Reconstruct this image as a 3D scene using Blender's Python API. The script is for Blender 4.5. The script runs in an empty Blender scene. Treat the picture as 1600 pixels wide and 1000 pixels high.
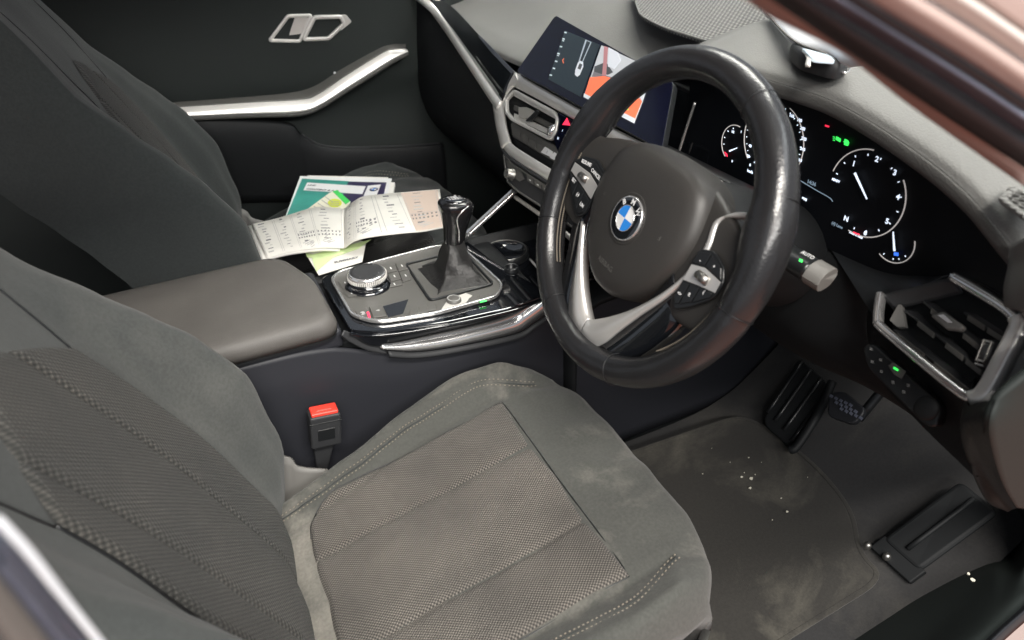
import bpy, bmesh, math, random
from mathutils import Vector, Matrix
random.seed(7)
D = bpy.data; SC = bpy.context.scene; COL = SC.collection
rad = math.radians
# ------------------------------------------------------------------ camera
CAM = Vector((-.42390, -.93383, .96587)); AZ, EL, RO, FOC = rad(65.372), rad(-34.017), rad(-2.172), 1061.1
f = Vector((math.cos(EL)*math.cos(AZ), math.cos(EL)*math.sin(AZ), math.sin(EL)))
r = f.cross(Vector((0, 0, 1))).normalized(); u = r.cross(f)
R_ = math.cos(RO)*r + math.sin(RO)*u; U_ = -math.sin(RO)*r + math.cos(RO)*u; F_ = f
def ray(px, py): return R_*((px-800)/FOC) - U_*((py-500)/FOC) + F_
def PL(p, n, d):                       # where the sight line of a photo point meets a real plane of the car
    n = Vector(n); v = ray(*p); return CAM + v*((d-n.dot(CAM))/n.dot(v))
def X(p, v): return PL(p, (1, 0, 0), v)
def Y(p, v): return PL(p, (0, 1, 0), v)
def Z(p, v): return PL(p, (0, 0, 1), v)
cd = D.cameras.new('camera'); co = D.objects.new('camera', cd); COL.objects.link(co)
M = Matrix((R_, U_, -F_)).transposed().to_4x4(); M.translation = CAM; co.matrix_world = M
cd.sensor_width = 36; cd.lens = 36*FOC/1600; cd.clip_start = .01; cd.clip_end = 50
cd.dof.use_dof = True; cd.dof.focus_distance = .98; cd.dof.aperture_fstop = 5.0
SC.camera = co
# ------------------------------------------------------------------ materials
MATS = {}
def mat(name, col, rough=.5, metal=0, bump=0, bscale=300, var=0, vscale=8, coat=0, spec=.5, emit=0, ecol=None, sheen=0, kind='noise', col2=None, dist=.002, uvs=False):
    m = D.materials.new(name); m.use_nodes = True; nt = m.node_tree; N = nt.nodes; L = nt.links
    b = N['Principled BSDF']
    b.inputs['Base Color'].default_value = (*col, 1); b.inputs['Roughness'].default_value = rough
    b.inputs['Metallic'].default_value = metal; b.inputs['Coat Weight'].default_value = coat
    b.inputs['Specular IOR Level'].default_value = spec; b.inputs['Sheen Weight'].default_value = sheen
    if sheen: b.inputs['Sheen Roughness'].default_value = .6
    if emit:
        b.inputs['Emission Color'].default_value = (*(ecol or col), 1); b.inputs['Emission Strength'].default_value = emit
    tc = N.new('ShaderNodeTexCoord'); out = tc.outputs['UV'] if uvs else tc.outputs['Object']
    if bump:
        bp = N.new('ShaderNodeBump'); bp.inputs['Strength'].default_value = bump; bp.inputs['Distance'].default_value = dist
        if kind == 'voronoi':
            t = N.new('ShaderNodeTexVoronoi'); t.inputs['Scale'].default_value = bscale; o = t.outputs['Distance']
        else:
            t = N.new('ShaderNodeTexNoise'); t.inputs['Scale'].default_value = bscale; t.inputs['Detail'].default_value = 3; o = t.outputs['Fac']
        L.new(out, t.inputs['Vector']); L.new(o, bp.inputs['Height']); L.new(bp.outputs['Normal'], b.inputs['Normal'])
    if var or col2:
        t2 = N.new('ShaderNodeTexNoise'); t2.inputs['Scale'].default_value = vscale; t2.inputs['Detail'].default_value = 5
        t2.inputs['Roughness'].default_value = .6
        L.new(out, t2.inputs['Vector']); cr = N.new('ShaderNodeValToRGB')
        c2 = col2 or tuple(min(1, c*(1+var)) for c in col); c1 = col if col2 else tuple(c*(1-var) for c in col)
        cr.color_ramp.elements[0].color = (*c1, 1); cr.color_ramp.elements[1].color = (*c2, 1)
        cr.color_ramp.elements[0].position = .4; cr.color_ramp.elements[1].position = .68
        L.new(t2.outputs['Fac'], cr.inputs['Fac']); L.new(cr.outputs['Color'], b.inputs['Base Color'])
    MATS[name] = m; return m
def weave(name, dark, lite, cell, aniso=(1, 1), bumpd=.0012, dusty=None, rough=.8):
    """woven cloth: staggered raised dots laid out on the UVs (metres)"""
    m = D.materials.new(name); m.use_nodes = True; nt = m.node_tree; N = nt.nodes; L = nt.links
    b = N['Principled BSDF']; b.inputs['Roughness'].default_value = rough; b.inputs['Specular IOR Level'].default_value = .35
    b.inputs['Sheen Weight'].default_value = .08
    tc = N.new('ShaderNodeTexCoord'); sp = N.new('ShaderNodeSeparateXYZ'); L.new(tc.outputs['UV'], sp.inputs[0])
    def mth(op, a, bb=None):
        n = N.new('ShaderNodeMath'); n.operation = op
        for i, v in enumerate((a, bb)):
            if v is None: continue
            if isinstance(v, (int, float)): n.inputs[i].default_value = v
            else: L.new(v, n.inputs[i])
        return n.outputs[0]
    kx, ky = 2*math.pi/(cell*aniso[0]), 2*math.pi/(cell*aniso[1])
    a = mth('SINE', mth('MULTIPLY', sp.outputs[0], kx)); c = mth('SINE', mth('MULTIPLY', sp.outputs[1], ky))
    h = mth('ADD', mth('MULTIPLY', mth('MULTIPLY', a, c), .5), .5)
    h = mth('POWER', h, 1.6)
    bp = N.new('ShaderNodeBump'); bp.inputs['Strength'].default_value = .9; bp.inputs['Distance'].default_value = bumpd
    nz = N.new('ShaderNodeTexNoise'); nz.inputs['Scale'].default_value = 900; L.new(tc.outputs['Object'], nz.inputs['Vector'])
    L.new(mth('ADD', h, mth('MULTIPLY', nz.outputs['Fac'], .5)), bp.inputs['Height']); L.new(bp.outputs['Normal'], b.inputs['Normal'])
    mx = N.new('ShaderNodeMix'); mx.data_type = 'RGBA'; L.new(h, mx.inputs['Factor'])
    n2 = N.new('ShaderNodeTexNoise'); n2.inputs['Scale'].default_value = 9; n2.inputs['Detail'].default_value = 6; L.new(tc.outputs['Object'], n2.inputs['Vector'])
    cr = N.new('ShaderNodeValToRGB'); cr.color_ramp.elements[0].position = .38; cr.color_ramp.elements[1].position = .7
    cr.color_ramp.elements[0].color = (*lite, 1); cr.color_ramp.elements[1].color = (*(dusty or lite), 1); L.new(n2.outputs['Fac'], cr.inputs['Fac'])
    mx.inputs['A'].default_value = (*dark, 1); L.new(cr.outputs['Color'], mx.inputs['B']); L.new(mx.outputs['Result'], b.inputs['Base Color'])
    MATS[name] = m; return m
def cloth(name, base, stain, grain=1400, stains=6, seed=0.0, lo=.5, hi=.72):
    """suede-like cloth with worn, dusty patches"""
    m = mat(name, base, rough=.85, bump=.35, bscale=grain, dist=.0006, sheen=.12, spec=.3)
    nt = m.node_tree; N = nt.nodes; L = nt.links; b = N['Principled BSDF']
    tc = N.new('ShaderNodeTexCoord'); mp = N.new('ShaderNodeMapping'); mp.inputs['Location'].default_value = (seed, seed*.7, 0); L.new(tc.outputs['Object'], mp.inputs[0])
    t = N.new('ShaderNodeTexNoise'); t.inputs['Scale'].default_value = stains; t.inputs['Detail'].default_value = 7; t.inputs['Roughness'].default_value = .62
    t.inputs['Distortion'].default_value = .6
    L.new(mp.outputs[0], t.inputs['Vector']); cr = N.new('ShaderNodeValToRGB')
    cr.color_ramp.elements[0].position = lo; cr.color_ramp.elements[1].position = hi
    cr.color_ramp.elements[0].color = (*base, 1); cr.color_ramp.elements[1].color = (*stain, 1)
    t3 = N.new('ShaderNodeTexNoise'); t3.inputs['Scale'].default_value = 260; t3.inputs['Detail'].default_value = 4; L.new(tc.outputs['Object'], t3.inputs['Vector'])
    L.new(t.outputs['Fac'], cr.inputs['Fac']); mx = N.new('ShaderNodeMix'); mx.data_type = 'RGBA'; mx.blend_type = 'MULTIPLY'; mx.inputs['Factor'].default_value = .28
    L.new(cr.outputs['Color'], mx.inputs['A']); c3 = N.new('ShaderNodeValToRGB'); c3.color_ramp.elements[0].color = (.5, .5, .5, 1); c3.color_ramp.elements[0].position = .35
    c3.color_ramp.elements[1].color = (1.3, 1.3, 1.3, 1); c3.color_ramp.elements[1].position = .65
    L.new(t3.outputs['Fac'], c3.inputs['Fac']); L.new(c3.outputs['Color'], mx.inputs['B']); L.new(mx.outputs['Result'], b.inputs['Base Color'])
    return m
cloth('seat_cloth', (.060, .061, .055), (.205, .192, .168), seed=.3, stains=5, lo=.47, hi=.68)
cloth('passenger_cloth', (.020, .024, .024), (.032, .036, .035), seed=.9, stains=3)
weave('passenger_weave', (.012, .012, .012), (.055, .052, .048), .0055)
cloth('seat_cloth_clean', (.033, .037, .036), (.062, .064, .060), seed=1.3, stains=3)
cloth('carpet', (.021, .0205, .021), (.045, .042, .038), grain=700, stains=5, seed=2)
cloth('mat_carpet', (.025, .023, .020), (.080, .074, .060), grain=600, stains=6, seed=4)
weave('seat_weave', (.026, .024, .022), (.185, .168, .150), .0046, (1, .8), bumpd=.0014, dusty=(.30, .27, .235))
weave('back_weave', (.015, .016, .015), (.062, .060, .055), .0055, (1.3, .9), bumpd=.0018, dusty=(.10, .092, .08))
mat('leather', (.016, .016, .017), .27, bump=.25, bscale=420, kind='voronoi', dist=.0006, spec=.6)
mat('leather_worn', (.022, .021, .020), .30, bump=.45, bscale=160, dist=.0010, spec=.6)
mat('leather_soft', (.010, .0095, .0095), .55, bump=.7, bscale=55, dist=.005, spec=.5)
mat('airbag_plastic', (.031, .029, .027), .48, bump=.22, bscale=900, kind='voronoi', dist=.0005)
mat('plastic', (.028, .029, .031), .5, spec=.35, bump=.25, bscale=1100, kind='voronoi', dist=.0004)
mat('plastic_blue', (.021, .022, .027), .5, spec=.3, bump=.25, bscale=1100, kind='voronoi', dist=.0004)
mat('plastic_dark', (.011, .012, .013), .55, spec=.25, bump=.2, bscale=1100, kind='voronoi', dist=.0004)
mat('plastic_grey', (.17, .165, .155), .45, bump=.2, bscale=1100, dist=.0003)
mat('door_plastic', (.016, .020, .019), .6, spec=.25, bump=.25, bscale=900, kind='voronoi', dist=.0005)
mat('dash_vinyl', (.125, .125, .119), .68, bump=.5, bscale=520, kind='voronoi', dist=.0006, var=.06, vscale=5)
mat('dash_lip', (.075, .074, .070), .6, bump=.6, bscale=650, kind='voronoi', dist=.0008)
mat('armrest_vinyl', (.085, .079, .073), .55, bump=.4, bscale=700, kind='voronoi', dist=.0006, var=.12, vscale=7)
mat('gloss_black', (.006, .007, .009), .06, coat=1, spec=.6)
mat('knob_black', (.008, .008, .009), .2, spec=.5)
weave('grille_vinyl', (.012, .012, .012), (.26, .255, .24), .0105, (1, .75), bumpd=.002, rough=.5)
mat('satin_black', (.012, .013, .014), .3)
mat('chrome', (.86, .85, .84), .16, .85)
mat('satin_silver', (.80, .78, .74), .30, .45, bump=.06, bscale=1500, dist=.0002)
mat('wheel_silver', (.68, .665, .64), .32, .6, bump=.06, bscale=1500, dist=.0002)
mat('brushed', (.55, .53, .49), .36, .5)
mat('plate_grey', (.085, .083, .077), .42, bump=.1, bscale=1500, dist=.0002)
mat('rubber', (.014, .015, .018), .5, bump=.2, bscale=300, dist=.0006)
mat('screen_glass', (.003, .004, .014), .12, spec=.35)
mat('gauge_face', (.003, .004, .006), .55, spec=.2)
mat('paint', (.36, .275, .25), .35, coat=.3, bump=.03, bscale=1500, dist=.0002)
mat('paint_silver', (.48, .43, .40), .3, coat=.3)
mat('pillar_vinyl', (.34, .25, .225), .45, bump=.05, bscale=600)
mat('sill_seal', (.10, .11, .145), .35, var=.2, vscale=10)
mat('red_button', (.85, .055, .035), .38)
mat('paper', (.72, .70, .65), .75, var=.05, vscale=12)
mat('paper_edge', (.78, .76, .72), .8)
mat('paper_cream', (.74, .72, .58), .7)
mat('paper_tan', (.50, .40, .34), .75)
mat('ink', (.16, .16, .17), .8)
mat('ink_soft', (.42, .41, .40), .8)
mat('teal', (.05, .30, .25), .35, var=.25, vscale=5)
mat('navy', (.03, .025, .07), .35)
mat('mint', (.55, .68, .34), .6)
mat('green_strip', (.05, .55, .10), .5)
mat('yellow_oval', (.55, .62, .05), .5)
mat('label_white', (.75, .75, .75), .5)
mat('label_grey', (.36, .36, .35), .5)
mat('logo_blue', (.03, .25, .75), .25, coat=1)
mat('logo_white', (.80, .80, .80), .25, coat=1)
mat('thread', (.22, .19, .15), .7)
mat('debris', (.65, .62, .52), .8)
mat('metal_dull', (.35, .34, .32), .4, 1)
mat('white_card', (.88, .90, .93), .4)
mat('key_sky_reflection', (.62, .74, .84), .12, coat=1)  # sky reflection on the fob's top, put into the base colour as pale blue
def glow(name, col, s): return mat(name, col, .5, emit=s, ecol=col)
glow('g_white', (.75, .85, 1.0), 1.1); glow('g_ring', (.55, .52, .50), .55); glow('g_green', (.05, .9, .12), 1.2)
glow('g_red', (1, .03, .08), 1.3); glow('g_blue', (.05, .2, 1), 1.0); glow('g_dim', (.25, .35, .45), .35)
glow('s_panel', (.02, .032, .042), .15); glow('s_icon', (.45, .5, .52), .7); glow('s_orange', (.80, .17, .08), .5); glow('s_orange_dk', (.55, .12, .07), .6)
glow('s_grey', (.42, .43, .45), .55); glow('s_dark', (.06, .065, .07), .4); glow('s_lite', (.6, .62, .66), .45); glow('s_brown', (.35, .16, .17), .5)
glow('s_floor', (.16, .15, .16), .5); glow('s_green', (.35, .7, .1), .8); glow('s_body', (.3, .34, .38), .6)
# ------------------------------------------------------------------ scene helpers
def thing(name, label, cat, loc=(0, 0, 0), group=None, kind=None):
    o = D.objects.new(name, None); COL.objects.link(o); o.location = loc; o.empty_display_size = .05
    o['label'] = label; o['category'] = cat
    if group: o['group'] = group
    if kind: o['kind'] = kind
    return o
def root_loc(p):
    v = Vector((0, 0, 0))
    while p is not None: v += Vector(p.location); p = p.parent
    return v
def obj(name, V, Fc, m, parent=None, smooth=True, uv=None, local=False, bevel=0, solid=0, sub=0, label=None, soff=-1, seg=3, auto=None):
    me = D.meshes.new(name)
    o0 = root_loc(parent) if (parent is not None and not local) else Vector((0, 0, 0))
    me.from_pydata([Vector(v)-o0 for v in V], [], [list(q) for q in Fc]); me.update()
    if uv:
        l = me.uv_layers.new(name='UVMap')
        for i, lp in enumerate(me.loops): l.data[i].uv = uv[lp.vertex_index]
    me.validate()
    bm = bmesh.new(); bm.from_mesh(me); bmesh.ops.recalc_face_normals(bm, faces=bm.faces); bm.to_mesh(me); bm.free()
    ml = m if isinstance(m, (list, tuple)) else [m]
    for k in ml: me.materials.append(MATS[k])
    for p in me.polygons: p.use_smooth = smooth
    o = D.objects.new(name, me); COL.objects.link(o)
    if parent is not None: o.parent = parent
    if solid:
        s = o.modifiers.new('solid', 'SOLIDIFY'); s.thickness = solid; s.offset = soff
    if bevel:
        s = o.modifiers.new('bevel', 'BEVEL'); s.width = bevel; s.segments = seg; s.limit_method = 'ANGLE'; s.angle_limit = rad(35); s.harden_normals = False
    if sub:
        s = o.modifiers.new('sub', 'SUBSURF'); s.levels = sub; s.render_levels = sub
    if smooth and (bevel or auto):
        try: me.shade_smooth() if False else None
        except Exception: pass
        w = o.modifiers.new('wn', 'WEIGHTED_NORMAL'); w.keep_sharp = True; w.weight = 80
    if label: o['label'] = label
    return o
class MB:                                   # collects shapes into one mesh
    def __init__(s): s.V = []; s.F = []
    def add(s, V, F):
        k = len(s.V); s.V += [Vector(v) for v in V]; s.F += [[i+k for i in q] for q in F]; return s
    def build(s, name, m, parent=None, **k): return obj(name, s.V, s.F, m, parent, **k)
def cr(p0, p1, p2, p3, t):
    return .5*((2*p1)+(-p0+p2)*t+(2*p0-5*p1+4*p2-p3)*t*t+(-p0+3*p1-3*p2+p3)*t**3)
def spline(P, n, closed=False):
    P = [Vector(p) if not isinstance(p, (int, float)) else p for p in P]; m = len(P); out = []
    if m == 2 and not closed: return [P[0].lerp(P[1], i/(n-1)) for i in range(n)]
    segs = m if closed else m-1
    for i in range(n):
        t = i/(n if closed else n-1)*segs; k = min(int(t), segs-1); t -= k
        if closed: a, b, c, d = P[(k-1) % m], P[k], P[(k+1) % m], P[(k+2) % m]
        else: a, b, c, d = (P[k-1] if k else P[0]*2-P[1]), P[k], P[k+1], (P[k+2] if k+2 < m else P[-1]*2-P[-2])
        out.append(cr(a, b, c, d, t))
    return out
def poly_round(P, rr, n=4):                 # rounds the corners of a closed 3D polygon
    out = []; m = len(P)
    for i in range(m):
        a, b, c = Vector(P[i-1]), Vector(P[i]), Vector(P[(i+1) % m])
        r1 = min(rr, (a-b).length*.45); r2 = min(rr, (c-b).length*.45)
        s = b+(a-b).normalized()*r1; e = b+(c-b).normalized()*r2
        for k in range(n+1):
            t = k/n; out.append(s*(1-t)**2+b*2*t*(1-t)+e*t*t)
    return out
def grid(rows, closeu=False, closev=False):
    nv, nu = len(rows), len(rows[0]); V = [p for rw in rows for p in rw]; Fc = []
    for j in range(nv if closev else nv-1):
        for i in range(nu if closeu else nu-1):
            a = j*nu+i; b = j*nu+(i+1) % nu; c = ((j+1) % nv)*nu+(i+1) % nu; d = ((j+1) % nv)*nu+i
            Fc.append((a, b, c, d))
    return V, Fc
def patch(name, rails, m, parent=None, nu=60, nv=24, disp=None, linear=False, **k):
    """smooth sheet lofted through 3D rails"""
    rs = [spline(r_, nu) for r_ in rails]; rows = []
    cols = [([rs[j][i] for j in range(len(rs))]) for i in range(nu)]
    if linear or len(rails) == 2:
        def lin(c):
            out = []
            for q in range(nv):
                t = q/(nv-1)*(len(c)-1); kk = min(int(t), len(c)-2); out.append(c[kk].lerp(c[kk+1], t-kk))
            return out
        cols = [lin(c) for c in cols]
    else: cols = [spline(c, nv) for c in cols]
    rows = [[cols[i][j] for i in range(nu)] for j in range(nv)]
    if disp: rows = [[disp(rows[j][i], i/(nu-1), j/(nv-1)) for i in range(nu)] for j in range(nv)]
    V, Fc = grid(rows); return obj(name, V, Fc, m, parent, **k)
def sweep(path, prof, ups, closed=False, scale=None):
    """sweeps a 2D profile (side, up) along a path; returns V, F with caps"""
    n = len(path); V = []; m = len(prof)
    for i, p in enumerate(path):
        if closed: t = path[(i+1) % n]-path[i-1]
        else: t = path[min(i+1, n-1)]-path[max(i-1, 0)]
        t = t.normalized(); up = Vector(ups[i] if isinstance(ups, list) else ups)
        up = (up-t*up.dot(t)).normalized(); s = t.cross(up); k = scale[i] if scale else 1
        for a, b in prof: V.append(p+s*a*k+up*b*k)
    Fc = []
    for i in range(n if closed else n-1):
        for j in range(m):
            a = i*m+j; b = i*m+(j+1) % m; c = ((i+1) % n)*m+(j+1) % m; d = ((i+1) % n)*m+j; Fc.append((a, b, c, d))
    if not closed: Fc += [list(range(m)), list(range((n-1)*m, n*m))[::-1]]
    return V, Fc
def circ(r_, n=12, ry=None): return [(r_*math.cos(2*math.pi*i/n), (ry or r_)*math.sin(2*math.pi*i/n)) for i in range(n)]
def rrect(w, h, rr=.3, n=3):
    c = min(w, h)*rr; out = []
    for sx, sy, a0 in ((1, 1, 0), (-1, 1, 90), (-1, -1, 180), (1, -1, 270)):
        for k in range(n+1):
            a = rad(a0+90*k/n); out.append((sx*(w/2-c)+c*math.cos(a), sy*(h/2-c)+c*math.sin(a)))
    return out
def tube(name, P, r_, m, parent=None, n=40, seg=12, up=(0, 0, 1), prof=None, closed=False, scale=None, sp=True, **k):
    path = spline(P, n, closed) if sp else [Vector(p) for p in P]
    sc = None
    if scale: sc = [spline([Vector((q, 0, 0)) for q in scale], len(path))[i].x for i in range(len(path))]
    V, Fc = sweep(path, prof or circ(r_, seg), up, closed, sc); return obj(name, V, Fc, m, parent, **k)
def prism(P, vec):
    P = [Vector(p) for p in P]; n = len(P); vec = Vector(vec); V = P+[p+vec for p in P]
    return V, [list(range(n))[::-1], list(range(n, 2*n))]+[(i, (i+1) % n, n+(i+1) % n, n+i) for i in range(n)]
def plate(name, P, vec, m, parent=None, bevel=.0015, smooth=False, **k):
    V, Fc = prism(P, vec); return obj(name, V, Fc, m, parent, smooth=smooth, bevel=bevel, **k)
def frame(name, P, w, h, vec, m, parent=None, rr=.3, inset=None, **k):
    """closed moulding following polygon P, facing along vec"""
    V, Fc = sweep([Vector(p) for p in P], rrect(w, h, rr), Vector(vec), True); return obj(name, V, Fc, m, parent, **k)
def box_vf(c, ex, ey, ez):
    c, ex, ey, ez = map(Vector, (c, ex, ey, ez)); V = [c+ex*a+ey*b+ez*d for d in (-.5, .5) for a, b in ((-.5, -.5), (.5, -.5), (.5, .5), (-.5, .5))]
    return V, [(3, 2, 1, 0), (4, 5, 6, 7), (0, 1, 5, 4), (1, 2, 6, 5), (2, 3, 7, 6), (3, 0, 4, 7)]
def box(name, c, ex, ey, ez, m, parent=None, bevel=.002, smooth=False, **k):
    V, Fc = box_vf(c, ex, ey, ez); return obj(name, V, Fc, m, parent, smooth=smooth, bevel=bevel, **k)
def lathe_vf(c, ax, prof, n=32, ref=(0, 0, 1)):
    c = Vector(c); ax = Vector(ax).normalized(); ref = Vector(ref)
    if abs(ax.dot(ref)) > .95: ref = Vector((1, 0, 0))
    e1 = (ref-ax*ref.dot(ax)).normalized(); e2 = ax.cross(e1)
    rows = [[c+ax*h+(e1*math.cos(2*math.pi*i/n)+e2*math.sin(2*math.pi*i/n))*rr for i in range(n)] for rr, h in prof]
    return grid(rows, closeu=True)
def lathe(name, c, ax, prof, m, parent=None, n=32, **k):
    V, Fc = lathe_vf(c, ax, prof, n); return obj(name, V, Fc, m, parent, **k)
def text_vf(s, pos, ex, ey, size, depth=.0002, align='CENTER', bold=0):
    cu = D.curves.new('t', 'FONT'); cu.body = s; cu.size = size; cu.extrude = depth/2; cu.align_x = align; cu.align_y = 'CENTER'; cu.resolution_u = 3; cu.offset = bold
    t = D.objects.new('t', cu); me = D.meshes.new_from_object(t)
    ex = Vector(ex).normalized(); ey = Vector(ey); ey = (ey-ex*ey.dot(ex)).normalized(); ez = ex.cross(ey); pos = Vector(pos)
    V = [pos+ex*v.co.x+ey*v.co.y+ez*v.co.z for v in me.vertices]; Fc = [list(p.vertices) for p in me.polygons]
    D.objects.remove(t); D.curves.remove(cu); D.meshes.remove(me); return V, Fc
def text(name, s, pos, ex, ey, size, m, parent=None, depth=.0002, **k):
    V, Fc = text_vf(s, pos, ex, ey, size, depth, **k); return obj(name, V, Fc, m, parent, smooth=False)
def decal_vf(P, n, d, off, th=.0004):
    """thin raised marking on the plane n.x=d, offset to the viewer's side"""
    n = Vector(n); L_ = n.length; n = n/L_; d = d/L_
    s = 1 if n.dot(CAM)-d > 0 else -1
    pts = [PL(p, n, d+s*off) for p in P]; return prism(pts, n*s*th)
def decal(name, P, pl, off, m, parent=None, **k):
    V, Fc = decal_vf(P, pl[0], pl[1], off); return obj(name, V, Fc, m, parent, smooth=False, **k)
def line_px(a, b, w):
    a = Vector((*a, 0)); b = Vector((*b, 0)); t = (b-a).normalized(); s = Vector((-t.y, t.x, 0))*w/2
    return [(p.x, p.y) for p in (a+s, b+s, b-s, a-s)]
from mathutils import noise as NZ
def lerp(a, b, t): return a+(b-a)*t
def sst(a, b, x): t = min(1, max(0, (x-a)/(b-a))); return t*t*(3-2*t)
def interp(tab, x):
    if x <= tab[0][0]: return tab[0][1]
    for (a, va), (b, vb) in zip(tab, tab[1:]):
        if x <= b: return lerp(va, vb, sst(a, b, x)*.5+.5*(x-a)/(b-a))
    return tab[-1][1]
# ================================================================== SEATS
YC = -.383
HW = [(-.56, .16), (-.45, .178), (-.35, .20), (-.24, .232), (-.13, .244), (-.03, .236), (.02, .222)]
ZB = [(-.56, .200), (-.42, .229), (-.27, .259), (-.116, .290), (-.05, .294), (-.02, .288)]
def cbump(d):
    return interp([(0, 0), (.68, 0), (.74, -.003), (.86, .016), (.93, .026), (.97, .022), (1, .008)], d)
def ctop(x, y, n=True):
    d = min(1, abs(y-YC)/interp(HW, x)); b = interp([(-.5, .5), (-.38, 1), (-.06, 1.0), (0, .35)], x)
    z = interp(ZB, x)+cbump(d)*b
    if n: z += .0030*NZ.noise(Vector((x*9, y*9, 3)))+.0014*NZ.noise(Vector((x*30, y*30, 1)))
    if x > -.12 and d < .8: z += .0022*math.sin((y+x*.5)*70+2*NZ.noise(Vector((x*12, y*12, 8))))*sst(-.12, -.05, x)
    return z
def cushion_mesh():
    rows = []; S = [-1.25, -1.12, -1.04, -1.0]+[-1+.02*i for i in range(1, 100)]+[1.0, 1.04, 1.12, 1.25]
    xs = [-.56+.0115*i for i in range(47)]+['a', 'b', 'c', 'd', 'e', 'f']
    for xx in xs:
        rw = []
        for s in S:
            d = max(-1, min(1, s)); a = abs(d)
            roll = {'a': (-.006, -.001), 'b': (.006, -.010), 'c': (.014, -.028), 'd': (.017, -.055), 'e': (.010, -.11), 'f': (-.01, -.19)}
            x, dz = (xx, 0) if not isinstance(xx, str) else roll[xx]
            hx = min(x, .02)
            y = YC+d*interp(HW, hx); z = ctop(min(x, -.012), y)+dz
            x -= .055*a**5*sst(-.35, 0, x)
            z -= .012*a**6*sst(-.09, 0, x)
            if abs(s) > 1:
                e = (abs(s)-1)/.25; sg = 1 if s > 0 else -1
                y += sg*.012*math.sin(min(1, e*2.2)*math.pi); y -= sg*(.03 if e > .9 else 0); z -= [.0, .022, .062, .10][[0, .16, .48, 1.0].index(min((0, .16, .48, 1.0), key=lambda q: abs(q-e)))]
                z = max(z, .06)
            rw.append(Vector((x, y, z)))
        rows.append(rw)
    return grid(rows)
def insert_mesh():
    rows = []; uv = []
    nx, ny = 90, 90
    for i in range(nx+1):
        x = -.430+.314*i/nx; rw = []
        hw = lerp(.158, .1685, i/nx); t = (x+.430)/.055
        if t < 1: hw -= .055*(1-math.sqrt(max(0, 1-(1-t)**2)))
        for j in range(ny+1):
            a = -1+2*j/ny; y = YC-.002+a*hw; z = ctop(x, y)
            g = sum(math.exp(-((y-YC-q)/.0032)**2) for q in (.064, -.082))
            e = min(1, (1-abs(a))*hw/.006); fr = min(1, (-.116-x)/.006); bk = min(1, (x+.43)/.006)
            k = min(e, fr, bk); bul = .0035*abs(math.cos(math.pi*(y-YC+.009)/.146))
            z += -.002+.0065*math.sqrt(max(0, k))+bul-.0045*g-.003
            z += .0035*NZ.noise(Vector((x*14+5, y*14, 0)))
            rw.append(Vector((x-.004*math.sin(math.pi*abs(a)), y, z+.0015))); uv.append((x, y))
        rows.append(rw)
    V, Fc = grid(rows); return V, Fc, uv
TH = rad(22); BA = Vector((-math.sin(TH), 0, math.cos(TH))); BN = Vector((math.cos(TH), 0, math.sin(TH))); BO = Vector((-.45, YC, .24))
BW = [(-.12, .20), (0, .228), (.12, .238), (.25, .236), (.35, .222), (.45, .205), (.55, .172), (.66, .13), (.72, .09)]
def boff(h, a, n=True):
    c = interp([(-.10, -.03), (0, .022), (.08, .050), (.175, .068), (.26, .060), (.31, .045), (.37, .026), (.45, .006), (.6, .0)], h)
    o = interp([(-.12, -.06), (-.05, -.028), (.05, 0), (.2, .006), (.4, 0), (.72, -.03)], h)
    o += c*interp([(0, 0), (.56, 0), (.64, .10), (.80, .68), (.91, 1), (.97, .92), (1, .70)], a)
    if n: o += .003*NZ.noise(Vector((h*8, a*2, 6)))
    return o
def back_mesh():
    rows = []
    for i in range(72):
        h = -.12+.84*i/71; rw = []; w = interp(BW, h)
        for s in [-1.6, -1.45, -1.3, -1.2, -1.1, -1.03]+[-1+.025*k for k in range(81)]+[1.03, 1.1, 1.2, 1.3, 1.45, 1.6]:
            a = min(1, abs(s)); o = boff(h, a); y = w*(-1 if s < 0 else 1)*a
            if abs(s) > 1:
                e = abs(s)-1; o -= e*.30; y += (-1 if s < 0 else 1)*(.010*math.sin(min(1, e*3)*math.pi)-.02*e)
            if i > 60: o -= .05*((i-60)/11)**2
            rw.append(BO+BA*h+BN*o+Vector((0, y, 0)))
        rows.append(rw)
    V, Fc = grid(rows); return V, Fc
def back_insert():
    rows = []; uv = []
    for i in range(81):
        rw = []
        for j in range(81):
            a = -1+2*j/80; top = .375+.085*(1-abs(a)**1.5); h = -.09+(top+.09)*i/80
            w = interp(BW, h); hw = interp([(-.1, .115), (.05, .130), (.2, .137), (.36, .118), (.46, .10)], h); y = a*hw
            e = min(1, (1-abs(a))*hw/.006); k = min(e, (top-h)/.006 if h > top-.006 else 1)
            g = sum(math.exp(-((y-q)/.0032)**2) for q in (.045, -.075))
            o = boff(h, abs(y)/w)+.0055*math.sqrt(max(0, k))-.001+.0035*abs(math.cos(math.pi*(y+.015)/.12))-.0045*g
            rw.append(BO+BA*h+BN*o+Vector((0, y, 0))); uv.append((h, y))
        rows.append(rw)
    V, Fc = grid(rows); return V, Fc, uv
seat = thing('front_seat', 'charcoal cloth driver seat with woven insert and dusty worn bolsters, beside the steering wheel', 'car seat', (-.28, YC, .0), 'front seats')
V, Fc = cushion_mesh(); obj('cushion', V, Fc, 'seat_cloth', seat)
V, Fc, uv = insert_mesh(); obj('cushion_insert', V, Fc, 'seat_weave', seat, uv=uv)
bp2 = []
for i in list(range(0, 91)):
    x = -.430+.314*i/90; hw = lerp(.158, .1685, i/90); t_ = (x+.430)/.055
    if t_ < 1: hw -= .055*(1-math.sqrt(max(0, 1-(1-t_)**2)))
    bp2.append((x, hw))
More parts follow.
